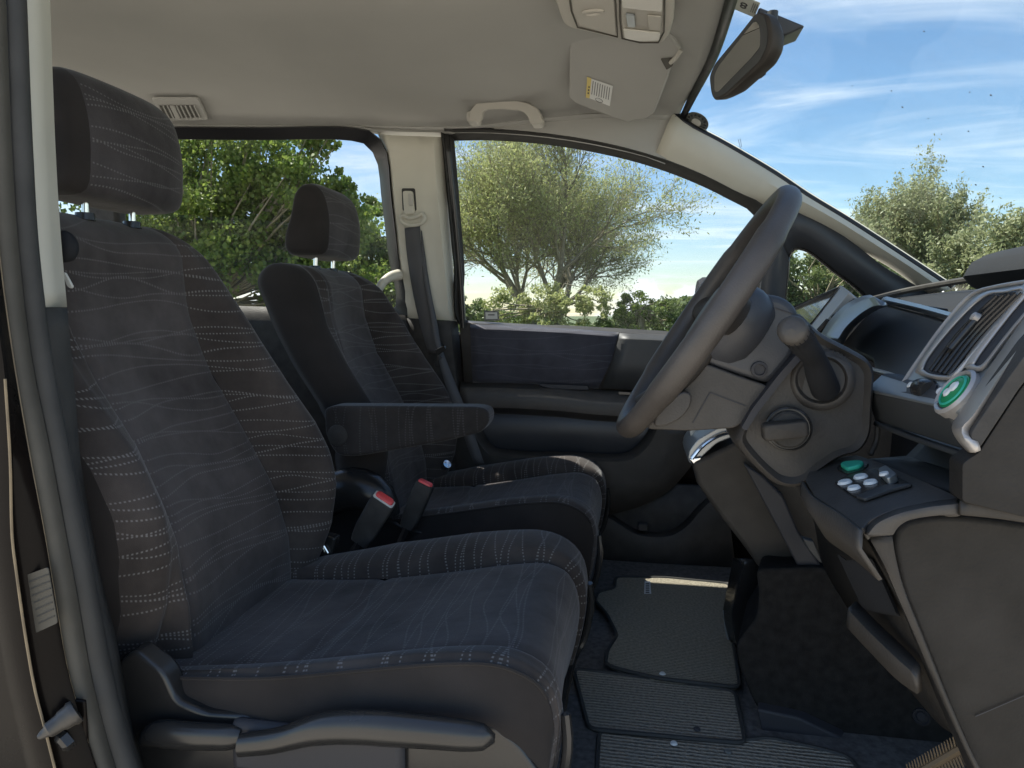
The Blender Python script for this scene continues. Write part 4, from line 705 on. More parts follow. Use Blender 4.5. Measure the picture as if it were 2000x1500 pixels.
# vent panel: a plane tilted forwards, running across the car
VA = PY(1757, 757, -0.50); vt = np.array([math.sin(math.radians(33)), 0, math.cos(math.radians(33))]); vN = np.array([-vt[2], 0, vt[0]])
def PV(px, py, d=0.0): return PN(px, py, VA+vN*d, vN)
vp = [PV(a, b) for a, b in ((1757, 758), (1800, 694), (1845, 632), (1886, 585), (1908, 570), (1940, 561), (1990, 552), (2060, 545), (2060, 600), (1990, 690), (1930, 775), (1885, 842), (1872, 812), (1836, 790), (1800, 775))]
vpan = prism('driver_vent_panel', vp, -vN*0.05, M['sgrey'], dash, bevel=0.004)
tube('vent_panel_edge', [PV(a, b, 0.001) for a, b in ((1757, 758), (1800, 694), (1845, 632), (1886, 585), (1908, 570), (1940, 561), (1990, 552), (2060, 545))], 0.0025, M['silver'], vpan, n=8, sm=30)
def bezel(outer, inner, mt, parent, name, d0=0.002, d1=-0.012):
    o_ = [PV(a, b, d0) for a, b in outer]; i_ = [PV(a, b, d1) for a, b in inner]; o2 = [PV(a, b, d0+0.003) for a, b in inner]
    o_.append(o_[0]); i_.append(i_[0]); o2 = [np.array(a)*0.35+np.array(b)*0.65 for a, b in zip(o_, o2+o2[:1])]
    strip(name, [o_, o2, i_], mt, parent, n=60, thick=0.002)
vo = [(1790, 728), (1800, 705), (1850, 640), (1905, 585), (1928, 572), (1965, 568), (2005, 562), (2004, 580), (1950, 640), (1900, 700), (1866, 738), (1850, 741), (1810, 736)]
vi = [(1804, 722), (1812, 702), (1856, 645), (1908, 592), (1930, 577), (1965, 572), (1998, 568), (1996, 582), (1940, 640), (1892, 698), (1860, 733), (1848, 735), (1815, 730)]
prism('vent_cavity', [PV(a, b, 0.0035) for a, b in vi], -vN*0.001, M['ink'], vpan, bevel=0)
bezel(vo, vi, M['silver'], vpan, 'vent_bezel', 0.002, 0.004)
for k in range(5):
    f_ = (k+0.6)/5.2
    a = np.array([1812, 722])*(1-f_)+np.array([1858, 734])*f_; b = np.array([1940, 578])*(1-f_)+np.array([2004, 572])*f_; m_ = (a+b)/2+np.array([-6, -4])
    tube('louvre', [PV(*a, 0.006), PV(*m_, 0.006), PV(*b, 0.006)], 0.0026, M['gloss'], vpan, n=8, sm=12)
tube('louvre_tab', [PV(1857, 682, 0.010), PV(1880, 655, 0.010), PV(1906, 625, 0.010)], 0.0055, M['gloss'], vpan, n=10, sm=8)
lathe('tab_stud', PV(1909, 622, 0.010), vN, [(0.0, 0.008), (0.005, 0.006), (0.006, 0), (0, -0.002)], M['silver'], vpan, n=10)
so_ = [(1884, 716), (1892, 694), (1940, 630), (1990, 570), (2040, 520), (2050, 560), (2010, 610), (1960, 670), (1930, 708), (1918, 722), (1896, 722)]
si_ = [(1904, 712), (1912, 698), (1952, 644), (1996, 590), (2040, 545), (2048, 560), (2010, 604), (1960, 664), (1928, 706), (1919, 715), (1908, 716)]
prism('slot_cavity', [PV(a, b, 0.0035) for a, b in si_], -vN*0.001, M['ink'], vpan, bevel=0)
bezel(so_, si_, M['silver'], vpan, 'slot_bezel', 0.002, 0.004)
# outer silver strip that turns down round the corner
strip('silver_edge_strip', [[PV(a, b, 0.004) for a, b in ((2060, 530), (2000, 618), (1940, 706), (1880, 798), (1859, 832))]+[PY(1868, 858, -0.715), PY(1890, 884, -0.715)],
                            [PV(a, b, 0.010) for a, b in ((2080, 545), (2015, 640), (1958, 726), (1900, 812), (1878, 838))]+[PY(1886, 862, -0.735), PY(1896, 884, -0.735)],
                            [PV(a, b, 0.002) for a, b in ((2090, 570), (2020, 665), (1968, 738), (1910, 820), (1892, 846))]+[PY(1902, 866, -0.742), PY(1905, 884, -0.742)]], M['silver'], dash, n=40, thick=0.006)
prism('dash_end_cap', roundpoly([PY(a, b, -0.738) for a, b in ((2120, 560), (2020, 668), (1968, 740), (1912, 822), (1896, 848), (1905, 882), (1916, 872), (1990, 760), (2120, 600))], 0.004), (0, 0.03, 0), M['black'], dash, bevel=0.002)
prism('dash_end_panel', roundpoly([PY(a, b, -0.736) for a, b in ((2140, 570), (1992, 762), (1912, 884), (1880, 905), (1880, 980), (2000, 1010), (2140, 1030))], 0.004), (0, 0.03, 0), M['kick'], dash, bevel=0.003)
# small thumb wheel, lamps and round green button
prism('thumb_wheel_recess', roundpoly([PV(a, b, 0.001) for a, b in ((1768, 752), (1788, 744), (1832, 752), (1826, 776), (1790, 770), (1770, 764))], 0.004), vN*0.002, M['ink'], vpan, bevel=0)
lathe('thumb_wheel', PV(1807, 761, 0.0), (0, 1, 0), [(0, -0.016), (0.011, -0.016), (0.013, -0.012), (0.0135, 0), (0.013, 0.012), (0.011, 0.016), (0, 0.016)], M['gloss'], vpan, n=24)
for c in ((1778, 752), (1836, 764)): lathe('vent_mark', PV(*c, 0.003), vN, [(0, 0.002), (0.004, 0.002), (0.005, 0)], M['white'], vpan, n=12)
gb = PV(1869, 768, 0.002)
gbt = lathe('round_button', gb, vN, [(0.029, -0.01), (0.029, 0.003), (0.026, 0.006), (0.023, 0.004), (0.022, 0.0)], M['silver'], dash, n=32)
lathe('button_lens', gb, vN, [(0.022, 0.0), (0.021, 0.004), (0.014, 0.007), (0, 0.008)], M['green'], gbt, n=28)
lathe('button_ring', gb, vN, [(0.0195, 0.0055), (0.0185, 0.0068), (0.0175, 0.0070), (0.0170, 0.0055)], M['mint'], gbt, n=28, caps=False)
for r_, o_ in ((0.007, (-0.002, 0.004)), (0.006, (0.003, -0.004))):
    lathe('button_icon', gb+vt*o_[1]+np.array([0, o_[0], 0]), vN, [(0, 0.0095), (r_*0.7, 0.0095), (r_, 0.0075)], M['white'], gbt, n=8)
# ledge beam
ruled('ledge', [PY(a, b, -0.665) for a, b in ((1880, 770), (1846, 795), (1856, 820), (1893, 884), (1960, 860), (1960, 780))], [PY(a, b, -0.42) for a, b in ((1725, 728), (1690, 762), (1692, 775), (1708, 824), (1760, 815), (1760, 730))], M['panel'], dash, bevel=0.005)
ruled('ledge_top_plate', [PY(a, b, -0.64) for a, b in ((1852, 774), (1824, 789), (1826, 794), (1852, 790))], [PY(a, b, -0.425) for a, b in ((1722, 732), (1692, 760), (1692, 765), (1722, 760))], M['sgrey'], dash, bevel=0.001)
# instrument bay between the vents
BN = vN; BA = VA-vN*0.03
bay = [PN(a, b, BA, BN) for a, b in ((1632, 668), (1640, 636), (1664, 610), (1722, 590), (1800, 610), (1866, 628), (1846, 660), (1800, 716), (1768, 745), (1706, 722), (1702, 704), (1660, 684))]
prism('instrument_bay', bay, -BN*0.03, M['panel'], dash, bevel=0.006)
strip('bay_top_edge', [[PN(a, b, BA+BN*0.005, BN) for a, b in ((1718, 591), (1790, 609), (1866, 630))], [PN(a, b, BA+BN*0.012, BN) for a, b in ((1722, 584), (1795, 601), (1872, 622))], [PN(a, b, BA-BN*0.01, BN) for a, b in ((1728, 578), (1800, 595), (1880, 616))]], M['sgrey'], dash, n=14, thick=0.004)
tube('bay_bottom_edge', [PN(a, b, BA+BN*0.01, BN) for a, b in ((1704, 722), (1736, 731), (1768, 742))], 0.004, M['silver'], dash, n=8)
CA = PY(1660, 600, -0.12)
def PC(px, py, d=0.0): return PN(px, py, CA+vN*d, vN)
strip('centre_vent_frame', [[PC(a, b) for a, b in ((1606, 660), (1628, 626), (1652, 602), (1682, 586), (1702, 582))], [PC(a, b, 0.012) for a, b in ((1618, 664), (1640, 632), (1664, 608), (1694, 590), (1716, 584))], [PC(a, b, 0.010) for a, b in ((1632, 668), (1650, 640), (1674, 616), (1704, 596), (1728, 590))], [PC(a, b, -0.03) for a, b in ((1640, 672), (1655, 645), (1680, 620), (1710, 600), (1732, 592))]], M['sgrey'], dash, n=24, thick=0.006)
cv = prism('centre_vent', [PC(a, b, -0.012) for a, b in ((1580, 668), (1590, 648), (1630, 606), (1668, 582), (1690, 584), (1650, 606), (1610, 664))], -vN*0.02, M['ink'], dash, bevel=0.002)
for k in range(3): tube('louvre', [PC(1592+9*k, 660, -0.006), PC(1616+9*k, 628, -0.006), PC(1646+9*k, 602, -0.006)], 0.0025, M['gloss'], cv, n=6, sm=8)
tube('louvre_tab', [PC(1600, 646, 0.0), PC(1618, 626, 0.0)], 0.006, M['gloss'], cv, n=8)
# meter hood on top of the dash
hood = []
for y_, k in ((-0.62, 0.2), (-0.60, 0.85), (-0.56, 1.0), (-0.30, 1.0), (-0.10, 1.0), (0.0, 0.97), (0.03, 0.8), (0.045, 0.3)):
    c = np.array([0.76, 1.19]); hood.append([np.array([c[0]+(a-c[0])*(0.6+0.4*k), y_, c[1]+(b-c[1])*(0.3+0.7*k)]) for a, b in crom([(0.62, 1.195), (0.632, 1.222), (0.68, 1.243), (0.76, 1.252), (0.88, 1.235), (0.93, 1.17), (0.76, 1.15), (0.65, 1.165)], 24, closed=True)])
loft('meter_hood', hood, M['pad'], dash, angle=60)
# display on the centre of the dash
disp = thing('dash_display', 'tilted silver display on the dash centre reflecting sky and trees', 'display', tuple(PY(1620, 640, 0.06)))
dq = [PY(1548, 602, 0.16), PY(1641, 561, 0.16), PY(1578, 641, 0.02), PY(1540, 668, 0.06)]
dA = PY(1600, 600, 0.10); dNn = np.array([-0.84, 0.0, 0.54]); dNn /= np.linalg.norm(dNn)
sc_pts = [PN(a, b, dA, dNn) for a, b in ((1545, 601), (1640, 560), (1576, 642), (1500, 700))]
bod = ruled('display_body', roundpoly([PN(a, b, dA-dNn*0.002, dNn) for a, b in ((1540, 603), (1642, 557), (1660, 570), (1590, 655), (1495, 715))], 0.004), roundpoly([PN(a, b, dA-dNn*0.002, dNn)-dNn*0.05+np.array([0.0, 0, -0.01]) for a, b in ((1540, 603), (1642, 557), (1660, 570), (1590, 655), (1495, 715))], 0.004), M['silver'], disp, bevel=0.003)
prism('screen', sc_pts, dNn*0.001, M['screen'], bod, bevel=0)
# switch pod, lower panels
pz = PY(1690, 895, -0.50)[2]
pod = thing('switch_pod', "grey switch pod with green button below the driver's vent", 'switch panel', tuple(PY(1680, 1000, -0.60)))
def PD(px, py, d=0.0):  # pod top: plane sloping down to the driver
    n = np.array([-0.30, 0, 0.954]); return PN(px, py, np.array([PY(1690, 895, -0.46)[0], 0, PY(1690, 895, -0.46)[2]])+n*d, n)
pt = [(1572, 938), (1580, 918), (1600, 903), (1650, 891), (1676, 889), (1718, 903), (1800, 938), (1868, 968), (1868, 985), (1790, 990), (1730, 1000), (1698, 1016), (1684, 1034), (1640, 1000), (1590, 968)]
top = roundpoly([PD(a, b) for a, b in pt], 0.008); bot = [p+np.array([0.035, 0.0, -0.055]) for p in top]
prism('pod_top', top, (0.008, 0.004, -0.014), M['shroud'], pod, bevel=0.006, seg=4)
prism('pod_recess', roundpoly([PD(a, b, 0.001) for a, b in ((1629, 944), (1650, 932), (1716, 914), (1785, 950), (1740, 958), (1690, 976), (1668, 970))], 0.006), np.array([-0.3, 0, 0.954])*0.0015, M['gloss'], pod, bevel=0)
gbn = prism('mint_button', roundpoly([PD(a, b, 0.002) for a, b in ((1642, 913), (1650, 908), (1678, 906), (1690, 908), (1682, 916), (1655, 922))], 0.006), np.array([-0.3, 0, 0.954])*0.006, M['mint'], pod, bevel=0.002)
prism('button_surround', roundpoly([PD(a, b, 0.0005) for a, b in ((1634, 918), (1646, 905), (1682, 902), (1698, 905), (1688, 920), (1655, 928))], 0.008), np.array([-0.3, 0, 0.954])*0.002, M['gloss'], pod, bevel=0)
for c, r_ in (((1650, 943), 0.009), ((1681, 932), 0.009), ((1668, 954), 0.008), ((1700, 943), 0.0085)):
    lathe('switch_mark', PD(*c, 0.0028), (-0.3, 0, 0.954), [(0, 0.003), (r_*0.8, 0.003), (r_, 0)], M['white'], pod, n=14)
prism('mirror_switch', roundpoly([PD(a, b, 0.002) for a, b in ((1672, 974), (1730, 952), (1784, 950), (1740, 962), (1690, 980))], 0.004), np.array([-0.3, 0, 0.954])*0.004, M['panel'], pod, bevel=0.001)
prism('mirror_knob', roundpoly([PD(a, b, 0.003) for a, b in ((1718, 930), (1734, 922), (1756, 940), (1738, 950))], 0.005), np.array([-0.3, 0, 0.954])*0.010, M['sgrey'], pod, bevel=0.002)
lathe('knob_mark', PD(1727, 927, 0.012), (-0.3, 0, 0.954), [(0, 0.003), (0.005, 0.003), (0.006, 0)], M['white'], pod, n=10)
strip('pod_front', [[PD(a, b, 0.0) for a, b in ((1570, 940), (1590, 969), (1640, 1001), (1686, 1036))], [PD(a, b, 0.0)+np.array([0.0, -0.0, -0.02]) for a, b in ((1570, 940), (1590, 969), (1640, 1001), (1686, 1036))], [PD(a, b)+np.array([0.02, 0, -0.05]) for a, b in ((1572, 944), (1590, 972), (1640, 1003), (1688, 1038))]], M['shroud'], pod, n=20, thick=0.004)
low = thing('lower_dash_panel', 'brown grey lower dash panel with coin shelf beside the door opening', 'dash panel', tuple(PY(1800, 1300, -0.6)))
prism('kick_panel', roundpoly([PY(a, b, -0.700) for a, b in ((1744, 1062), (1752, 1032), (1775, 1016), (1820, 1008), (1880, 1008), (2100, 1034), (2140, 1640), (1960, 1640), (1900, 1500), (1850, 1384), (1795, 1240), (1760, 1150))], 0.012), (0, 0.04, 0), M['kick'], low, bevel=0.006, seg=4)
strip('pod_side', [L([(1872, 972), (1800, 983), (1740, 998), (1702, 1018), (1686, 1040)], PY, -0.705), L([(1872, 984), (1805, 992), (1748, 1006), (1712, 1024), (1694, 1046)], PY, -0.724), L([(1872, 1005), (1822, 1007), (1778, 1015), (1756, 1028), (1744, 1045)], PY, -0.728)], M['shroud'], low, n=24, thick=0.004)
strip('kick_panel_rim', [L([(1690, 1047), (1718, 1100), (1740, 1140), (1775, 1220), (1830, 1350), (1880, 1450), (1960, 1600)], PY, -0.660), L([(1697, 1049), (1730, 1110), (1751, 1160), (1786, 1240), (1842, 1372), (1894, 1484), (1980, 1640)], PY, -0.706), L([(1743, 1048), (1749, 1090), (1763, 1150), (1801, 1250), (1853, 1384), (1905, 1500), (1992, 1640)], PY, -0.711)], M['dash2'], low, n=40, thick=0.004)
prism('seam_line', [PY(a, b, -0.7015) for a, b in ((1905, 1398), (2040, 1340), (2040, 1342), (1905, 1400))], (0, -0.0005, 0), M['ink'], low, bevel=0)
strip('dash_rail', [[PY(a, b, -0.700) for a, b in ((1874, 974), (1950, 982), (2080, 1000))], [PY(a, b, -0.724) for a, b in ((1872, 985), (1950, 994), (2080, 1012))], [PY(a, b, -0.728) for a, b in ((1872, 1006), (1950, 1014), (2080, 1034))]], M['dash2'], low, n=12, thick=0.006)
knee = [PY(1578, 985, -0.30), PY(1688, 1046, -0.655), PY(1730, 1108, -0.66), PY(1800, 1260, -0.66), PY(1850, 1380, -0.66), PY(1800, 1352, -0.58), PY(1700, 1262, -0.46), PY(1640, 1150, -0.36), PY(1598, 1088, -0.32)]
strip('knee_panel', [[PY(1578, 980, -0.36), PY(1592, 1030, -0.36), PY(1606, 1100, -0.36), PY(1650, 1180, -0.40), PY(1720, 1280, -0.48), PY(1820, 1400, -0.60)], [PY(1640, 1015, -0.54), PY(1662, 1060, -0.54), PY(1690, 1120, -0.54), PY(1720, 1190, -0.55), PY(1770, 1290, -0.58), PY(1840, 1420, -0.63)], [PY(1690, 1044, -0.66), PY(1718, 1096, -0.66), PY(1742, 1140, -0.66), PY(1775, 1215, -0.66), PY(1815, 1310, -0.66), PY(1870, 1440, -0.66)]], M['kick'], low, n=20, thick=0.01)
prism('shelf_slot', roundpoly([PY(a, b, c) for a, b, c in ((1642, 1085, -0.54), (1662, 1100, -0.58), (1712, 1096, -0.64), (1760, 1205, -0.66), (1728, 1200, -0.60), (1692, 1192, -0.56))], 0.004), (-0.006, -0.003, 0.004), M['pad'], low, bevel=0)
strip('shelf_lip', [[PY(1672, 1184, -0.53), PY(1720, 1232, -0.59), PY(1770, 1280, -0.64), PY(1800, 1310, -0.67)], [PY(1664, 1196, -0.545), PY(1712, 1246, -0.605), PY(1765, 1296, -0.655), PY(1800, 1324, -0.68)], [PY(1664, 1222, -0.54), PY(1712, 1272, -0.60), PY(1765, 1325, -0.65), PY(1802, 1350, -0.675)]], M['shroud'], low, n=14, thick=0.008)
# pocket under the ledge
strip('open_pocket', [[PY(1708, 822, -0.43), PY(1780, 850, -0.55), PY(1900, 890, -0.68)], [PY(1712, 850, -0.40)+np.array([0.07, 0, 0]), PY(1790, 880, -0.52)+np.array([0.07, 0, 0]), PY(1910, 920, -0.66)+np.array([0.07, 0, 0])], [PY(1700, 895, -0.42)+np.array([0.05, 0, 0]), PY(1800, 930, -0.54)+np.array([0.05, 0, 0]), PY(1930, 975, -0.66)+np.array([0.05, 0, 0])], [PY(1690, 905, -0.46), PY(1790, 945, -0.56), PY(1900, 975, -0.67)]], M['panel'], low, n=14, thick=0.006)
tube('pocket_edge', [PY(1714, 832, -0.44), PY(1712, 860, -0.44), PY(1700, 888, -0.45)], 0.004, M['dash2'], low, n=8, sm=10)
# ================================================================== CENTRE STACK AND FOOTWELL
cst = thing('centre_console', 'dark centre console with silver gear gate behind the steering wheel', 'centre console', (0.3, 0.03, 0.36))
ruled('console_face', [PY(a, b, -0.10) for a, b in ((1352, 905), (1440, 862), (1520, 860), (1640, 1100), (1598, 1108), (1485, 1112), (1448, 1060), (1400, 1000), (1362, 945))], [PY(a, b, 0.16) for a, b in ((1345, 868), (1420, 836), (1520, 840), (1600, 1000), (1540, 1020), (1440, 1020), (1400, 985), (1366, 930), (1348, 895))], M['dash2'], cst, bevel=0.008)
gate = prism('gear_gate', roundpoly([PY(a, b, -0.09) for a, b in ((1343, 902), (1346, 880), (1362, 858), (1400, 836), (1440, 826), (1440, 850), (1400, 866), (1374, 890), (1356, 909))], 0.008), (0, 0.17, 0), M['sgrey'], cst, bevel=0.006, seg=4)
prism('gate_plate', roundpoly([PY(a, b, 0.0) for a, b in ((1346, 838), (1362, 828), (1410, 828), (1400, 836), (1370, 850), (1352, 872))], 0.004), (0, 0.10, 0), M['sgrey'], gate, bevel=0.003)
text('gate_letters', 'P R N D', PY(1386, 831, -0.002), PY(1400, 828, 0)-PY(1370, 834, 0), (0, 0, 1), 0.009, M['ink'], gate)
tube('gate_trim', [PY(a, b, -0.095) for a, b in ((1352, 896), (1372, 872), (1402, 852), (1436, 842))], 0.004, M['chrome'], gate, n=8, sm=16)
prism('gate_end', [PY(a, b, -0.094) for a, b in ((1344, 896), (1354, 910), (1370, 906), (1372, 890))], (0, 0.05, 0), M['chrome'], gate, bevel=0.004)
ruled('console_side', [PY(a, b, -0.16) for a, b in ((1452, 905), (1490, 930), (1530, 970), (1560, 1040), (1600, 1100), (1640, 1180), (1560, 1110))], [PY(a, b, -0.06) for a, b in ((1450, 900), (1486, 926), (1526, 960), (1556, 1030), (1598, 1092), (1640, 1150), (1560, 1100))], M['ink'], cst, bevel=0.004)
prism('blue_glint_panel', [PY(a, b, -0.22) for a, b in ((1568, 1052), (1590, 1058), (1607, 1100), (1600, 1098), (1580, 1075))], (0.0, 0.02, 0), M['panel'], cst, bevel=0.002)
# carpeted heater housing between the footwells
hh = thing('heater_housing', 'black carpeted housing between the two footwells', 'car trim', (0.35, -0.1, 0.36))
ruled('housing_carpet', roundpoly([PY(a, b, -0.18) for a, b in ((1476, 1112), (1600, 1108), (1720, 1160), (1900, 1420), (1800, 1500), (1640, 1440), (1560, 1405), (1480, 1388), (1462, 1350), (1440, 1290), (1437, 1258), (1478, 1205), (1482, 1160))], 0.015), roundpoly([PY(a, b, 0.05) for a, b in ((1500, 1040), (1600, 1050), (1720, 1100), (1840, 1240), (1760, 1300), (1640, 1280), (1560, 1270), (1490, 1260), (1472, 1235), (1458, 1200), (1456, 1180), (1486, 1130), (1492, 1090))], 0.015), M['carpet'], hh, bevel=0.006)
ruled('housing_foot', [PY(a, b, -0.20) for a, b in ((1478, 1385), (1560, 1402), (1640, 1440), (1690, 1500), (1690, 1560), (1520, 1560), (1492, 1450))], [PY(a, b, 0.0) for a, b in ((1490, 1260), (1560, 1270), (1640, 1290), (1690, 1320), (1690, 1380), (1540, 1380), (1500, 1310))], M['ink'], hh, bevel=0.004)
lathe('fixing_stud', PY(1800, 1400, -0.30), (-0.4, -0.7, 0.4), [(0, 0.005), (0.006, 0.005), (0.009, 0.002), (0.012, 0.004), (0.014, 0), (0.012, -0.004)], M['pad'], hh, n=20)
strip('passenger_side_cover', [[PY(1432, 1090, 0.14), PY(1418, 1160, 0.14), PY(1412, 1200, 0.14), PY(1420, 1240, 0.13), PY(1436, 1290, 0.12)], [PY(1455, 1092, 0.09), PY(1440, 1160, 0.09), PY(1430, 1195, 0.09), PY(1434, 1240, 0.08), PY(1446, 1285, 0.08)], [PY(1490, 1095, 0.09), PY(1486, 1160, 0.09), PY(1476, 1200, 0.09), PY(1466, 1240, 0.08), PY(1460, 1280, 0.08)]], M['gloss'], cst, n=16, thick=0.006)
tube('cover_edge', [PY(1415, 1192, 0.14), PY(1420, 1236, 0.13), PY(1434, 1280, 0.12)], 0.004, M['sgrey'], cst, n=8, sm=10)
# floor mats
def fmat(name, label, pts, z, mt, th=0.008):
    P3 = roundpoly([PZ(a, b, z) for a, b in pts], 0.02, 4); c = P3.mean(axis=0)
    t = thing(name, label, 'floor mat', tuple(c), 'carpet floor mats'); prism('mat_pile', P3, (0, 0, -th), mt, t, bevel=0.003)
    tube('mat_binding', np.vstack([P3, P3[:1]]), 0.0042, M['rubber'], t, n=6, caps=False); return t
m1 = fmat('floor_mat', 'grey loop pile mat in the passenger footwell with a small white tag', [(1202, 1127), (1300, 1128), (1424, 1140), (1430, 1240), (1446, 1343), (1380, 1336), (1290, 1326), (1220, 1310), (1182, 1298), (1186, 1270), (1206, 1240), (1186, 1200), (1162, 1172), (1168, 1156), (1200, 1150)], 0.362, M['matp'])
tg = [PZ(a, b, 0.364) for a, b in ((1259, 1136), (1270, 1136), (1272, 1160), (1258, 1160))]; prism('mat_tag', tg, (0, 0, 0.0015), M['white'], m1, bevel=0)
for k in range(5): prism('tag_print', [PZ(a, b, 0.366) for a, b in ((1261, 1139+4.2*k), (1268, 1139+4.2*k), (1268.5, 1141.5+4.2*k), (1261, 1141.5+4.2*k))], (0, 0, 0.0003), M['greyink'], m1, bevel=0)
m2 = fmat('floor_mat', 'ribbed grey mat on the floor between the two seats', [(1120, 1306), (1280, 1326), (1436, 1350), (1446, 1400), (1456, 1452), (1320, 1440), (1150, 1424)], 0.356, M['mat'])
m3 = fmat('floor_mat', "ribbed grey driver's mat with a white stud at the bottom of the view", [(1170, 1426), (1300, 1434), (1450, 1446), (1500, 1440), (1600, 1462), (1660, 1478), (1690, 1520), (1700, 1600), (1160, 1600)], 0.352, M['mat'])
for c, mt, p_, z in (((1316, 1452), 'white', m3, 0.354), ((1422, 1468), 'greyink', m3, 0.354), ((1361, 1424), 'ink', m2, 0.358), ((1294, 1316), 'white', m1, 0.364)):
    lathe('mat_stud', PZ(*c, z), (0, 0, 1), [(0, 0.003), (0.005, 0.0025), (0.007, 0.0)], M[mt], p_, n=12)
box('floor_bump', PY(1120, 1500, -0.28), (0.16, 0.30, 0.14), M['carpet2'], car, bevel=0.03, seg=4)
pd = thing('pedal_mat_edge', 'tan bristled tread strip in the bottom right footwell', 'tread strip', tuple(PY(1850, 1490, -0.50)))
pa, pb = PY(1775, 1520, -0.48), PY(1905, 1445, -0.52)
tube('strip_bead', [pa, pb], 0.006, M['brush'], pd, n=8); 
for k in range(24):
    c = pa+(pb-pa)*(k+0.5)/24; tube('bristle', [c, c+np.array([-0.006, 0, 0.020])], [0.0022, 0.0008], M['brush'], pd, n=5); tube('bristle', [c, c+np.array([0.008, -0.004, -0.020])], [0.0022, 0.0012], M['brush'], pd, n=5)
# ================================================================== CEILING FITTINGS
def OR(px, py, d=0.006): return onroof(px, py, d)
vis = thing('sun_visor', 'folded beige sun visor with yellow and white warning label', 'sun visor', tuple(onroof(1200, 130, 0.01)))
vz = 1.705
def PVI(px, py, d=0.0):  # visor plane: lies under the lining, dropping a little to the side
    n = np.array([0.08, 0.20, 0.977]); n /= np.linalg.norm(n); return PN(px, py, np.array([0, 0.32, 1.705])-n*d, n)
vpts = roundpoly([PVI(a, b) for a, b in ((1112, 40), (1112, 192), (1125, 203), (1228, 241), (1240, 234), (1262, 232), (1278, 222), (1306, 150), (1312, 128), (1330, 100), (1310, 70), (1200, 40))], 0.010)
vnn = np.array([0.08, 0.20, 0.977]); vnn /= np.linalg.norm(vnn)
vpn = prism('visor_panel', vpts, vnn*0.018, M['beige2'], vis, bevel=0.006, seg=4); vpn.data.materials[0] = M['liner']
prism('clip_notch', roundpoly([PVI(a, b, 0.001) for a, b in ((1290, 114), (1318, 112), (1314, 128), (1302, 136))], 0.004), -vnn*0.001, M['olive'], vis, bevel=0)
tube('visor_clip', [PVI(1310, 122, 0.004), PVI(1322, 110, 0.012), PVI(1330, 98, 0.006)], 0.005, M['beige2'], vis, n=8, sm=8)
prism('warning_label', [PVI(a, b, 0.0015) for a, b in ((1154, 153), (1197, 168), (1191, 207), (1150, 191))], -vnn*0.0005, M['white'], vis, bevel=0)
prism('label_band', [PVI(a, b, 0.0022) for a, b in ((1147, 150), (1155, 153), (1151.5, 192), (1144, 190))], -vnn*0.0005, M['yellow'], vis, bevel=0)
for k in range(8):
    f_ = k/8; a = np.array([1158+4.6*k, 158+1.8*k]); e = np.array([1155+4.6*k, 184+1.5*k])
    prism('label_line', [PVI(a[0], a[1], 0.0024), PVI(a[0]+1.4, a[1]+0.5, 0.0024), PVI(e[0]+1.4, e[1]+0.5, 0.0024), PVI(e[0], e[1], 0.0024)], -vnn*0.0003, M['greyink'], vis, bevel=0)
for k in range(3): prism('label_line', [PVI(1149.5-0.8*k, 168+6*k, 0.003), PVI(1152-0.8*k, 169+6*k, 0.003), PVI(1151.5-0.8*k, 172+6*k, 0.003), PVI(1149-0.8*k, 171+6*k, 0.003)], -vnn*0.0003, M['ink'], vis, bevel=0)
tube('label_symbol', [PVI(1170+7*math.cos(a), 196+3.6*math.sin(a)+0.35*7*math.cos(a), 0.003) for a in np.linspace(0, 2*math.pi, 17)], 0.0006, M['ink'], vis, n=4, caps=False)
ovh = thing('overhead_console', 'beige overhead console with storage lid and map lamps', 'overhead console', tuple(onroof(1210, 20, 0.01)))
on_ = np.array([0.06, 0.10, 0.99]); on_ /= np.linalg.norm(on_)
def PO(px, py, d=0.0): return PN(px, py, np.array([0.0, 0.05, 1.700])-on_*d, on_)
base = prism('console_base', roundpoly([PO(a, b) for a, b in ((1060, -60), (1100, 48), (1112, 56), (1180, 72), (1260, 86), (1295, 86), (1308, 70), (1316, 40), (1316, -60))], 0.012), on_*0.03, M['beige2'], ovh, bevel=0.010, seg=4)
lid = prism('glasses_lid', roundpoly([PO(a, b, 0.002) for a, b in ((1108, -60), (1118, 20), (1130, 50), (1204, 70), (1202, 40), (1196, -60))], 0.008), on_*0.004, M['beige2'], ovh, bevel=0.002)
tube('lid_gap', [PO(a, b, 0.001) for a, b in ((1105, -60), (1116, 22), (1128, 53), (1170, 63), (1206, 72), (1204, 40), (1199, -60))], 0.0018, M['olive'], ovh, n=6)
loft('lid_catch', [[PO(1158, 22, 0.002)+np.array([0.022*s*math.cos(a), 0.010*s*math.sin(a), -h]) for a in np.linspace(0, 2*math.pi, 20, endpoint=False)] for h, s in ((0, 1), (0.004, 1), (0.005, 0.8), (0.002, 0.6))], M['beige2'], lid, angle=50)
lamp = prism('map_lamp_housing', roundpoly([PO(a, b, 0.002) for a, b in ((1212, -60), (1214, 40), (1218, 73), (1250, 80), (1284, 80), (1293, 60), (1296, -60))], 0.008), on_*0.004, M['beige2'], ovh, bevel=0.002)
tube('lamp_gap', [PO(a, b, 0.001) for a, b in ((1209, -60), (1211, 40), (1215, 75), (1250, 83), (1286, 83), (1297, 62), (1299, -60))], 0.0018, M['olive'], ovh, n=6)
prism('lamp_lens', roundpoly([PO(a, b, 0.004) for a, b in ((1217, 54), (1290, 62), (1288, 76), (1250, 78), (1220, 72))], 0.005), -on_*0.004, M['lampc'], lamp, bevel=0.0015)
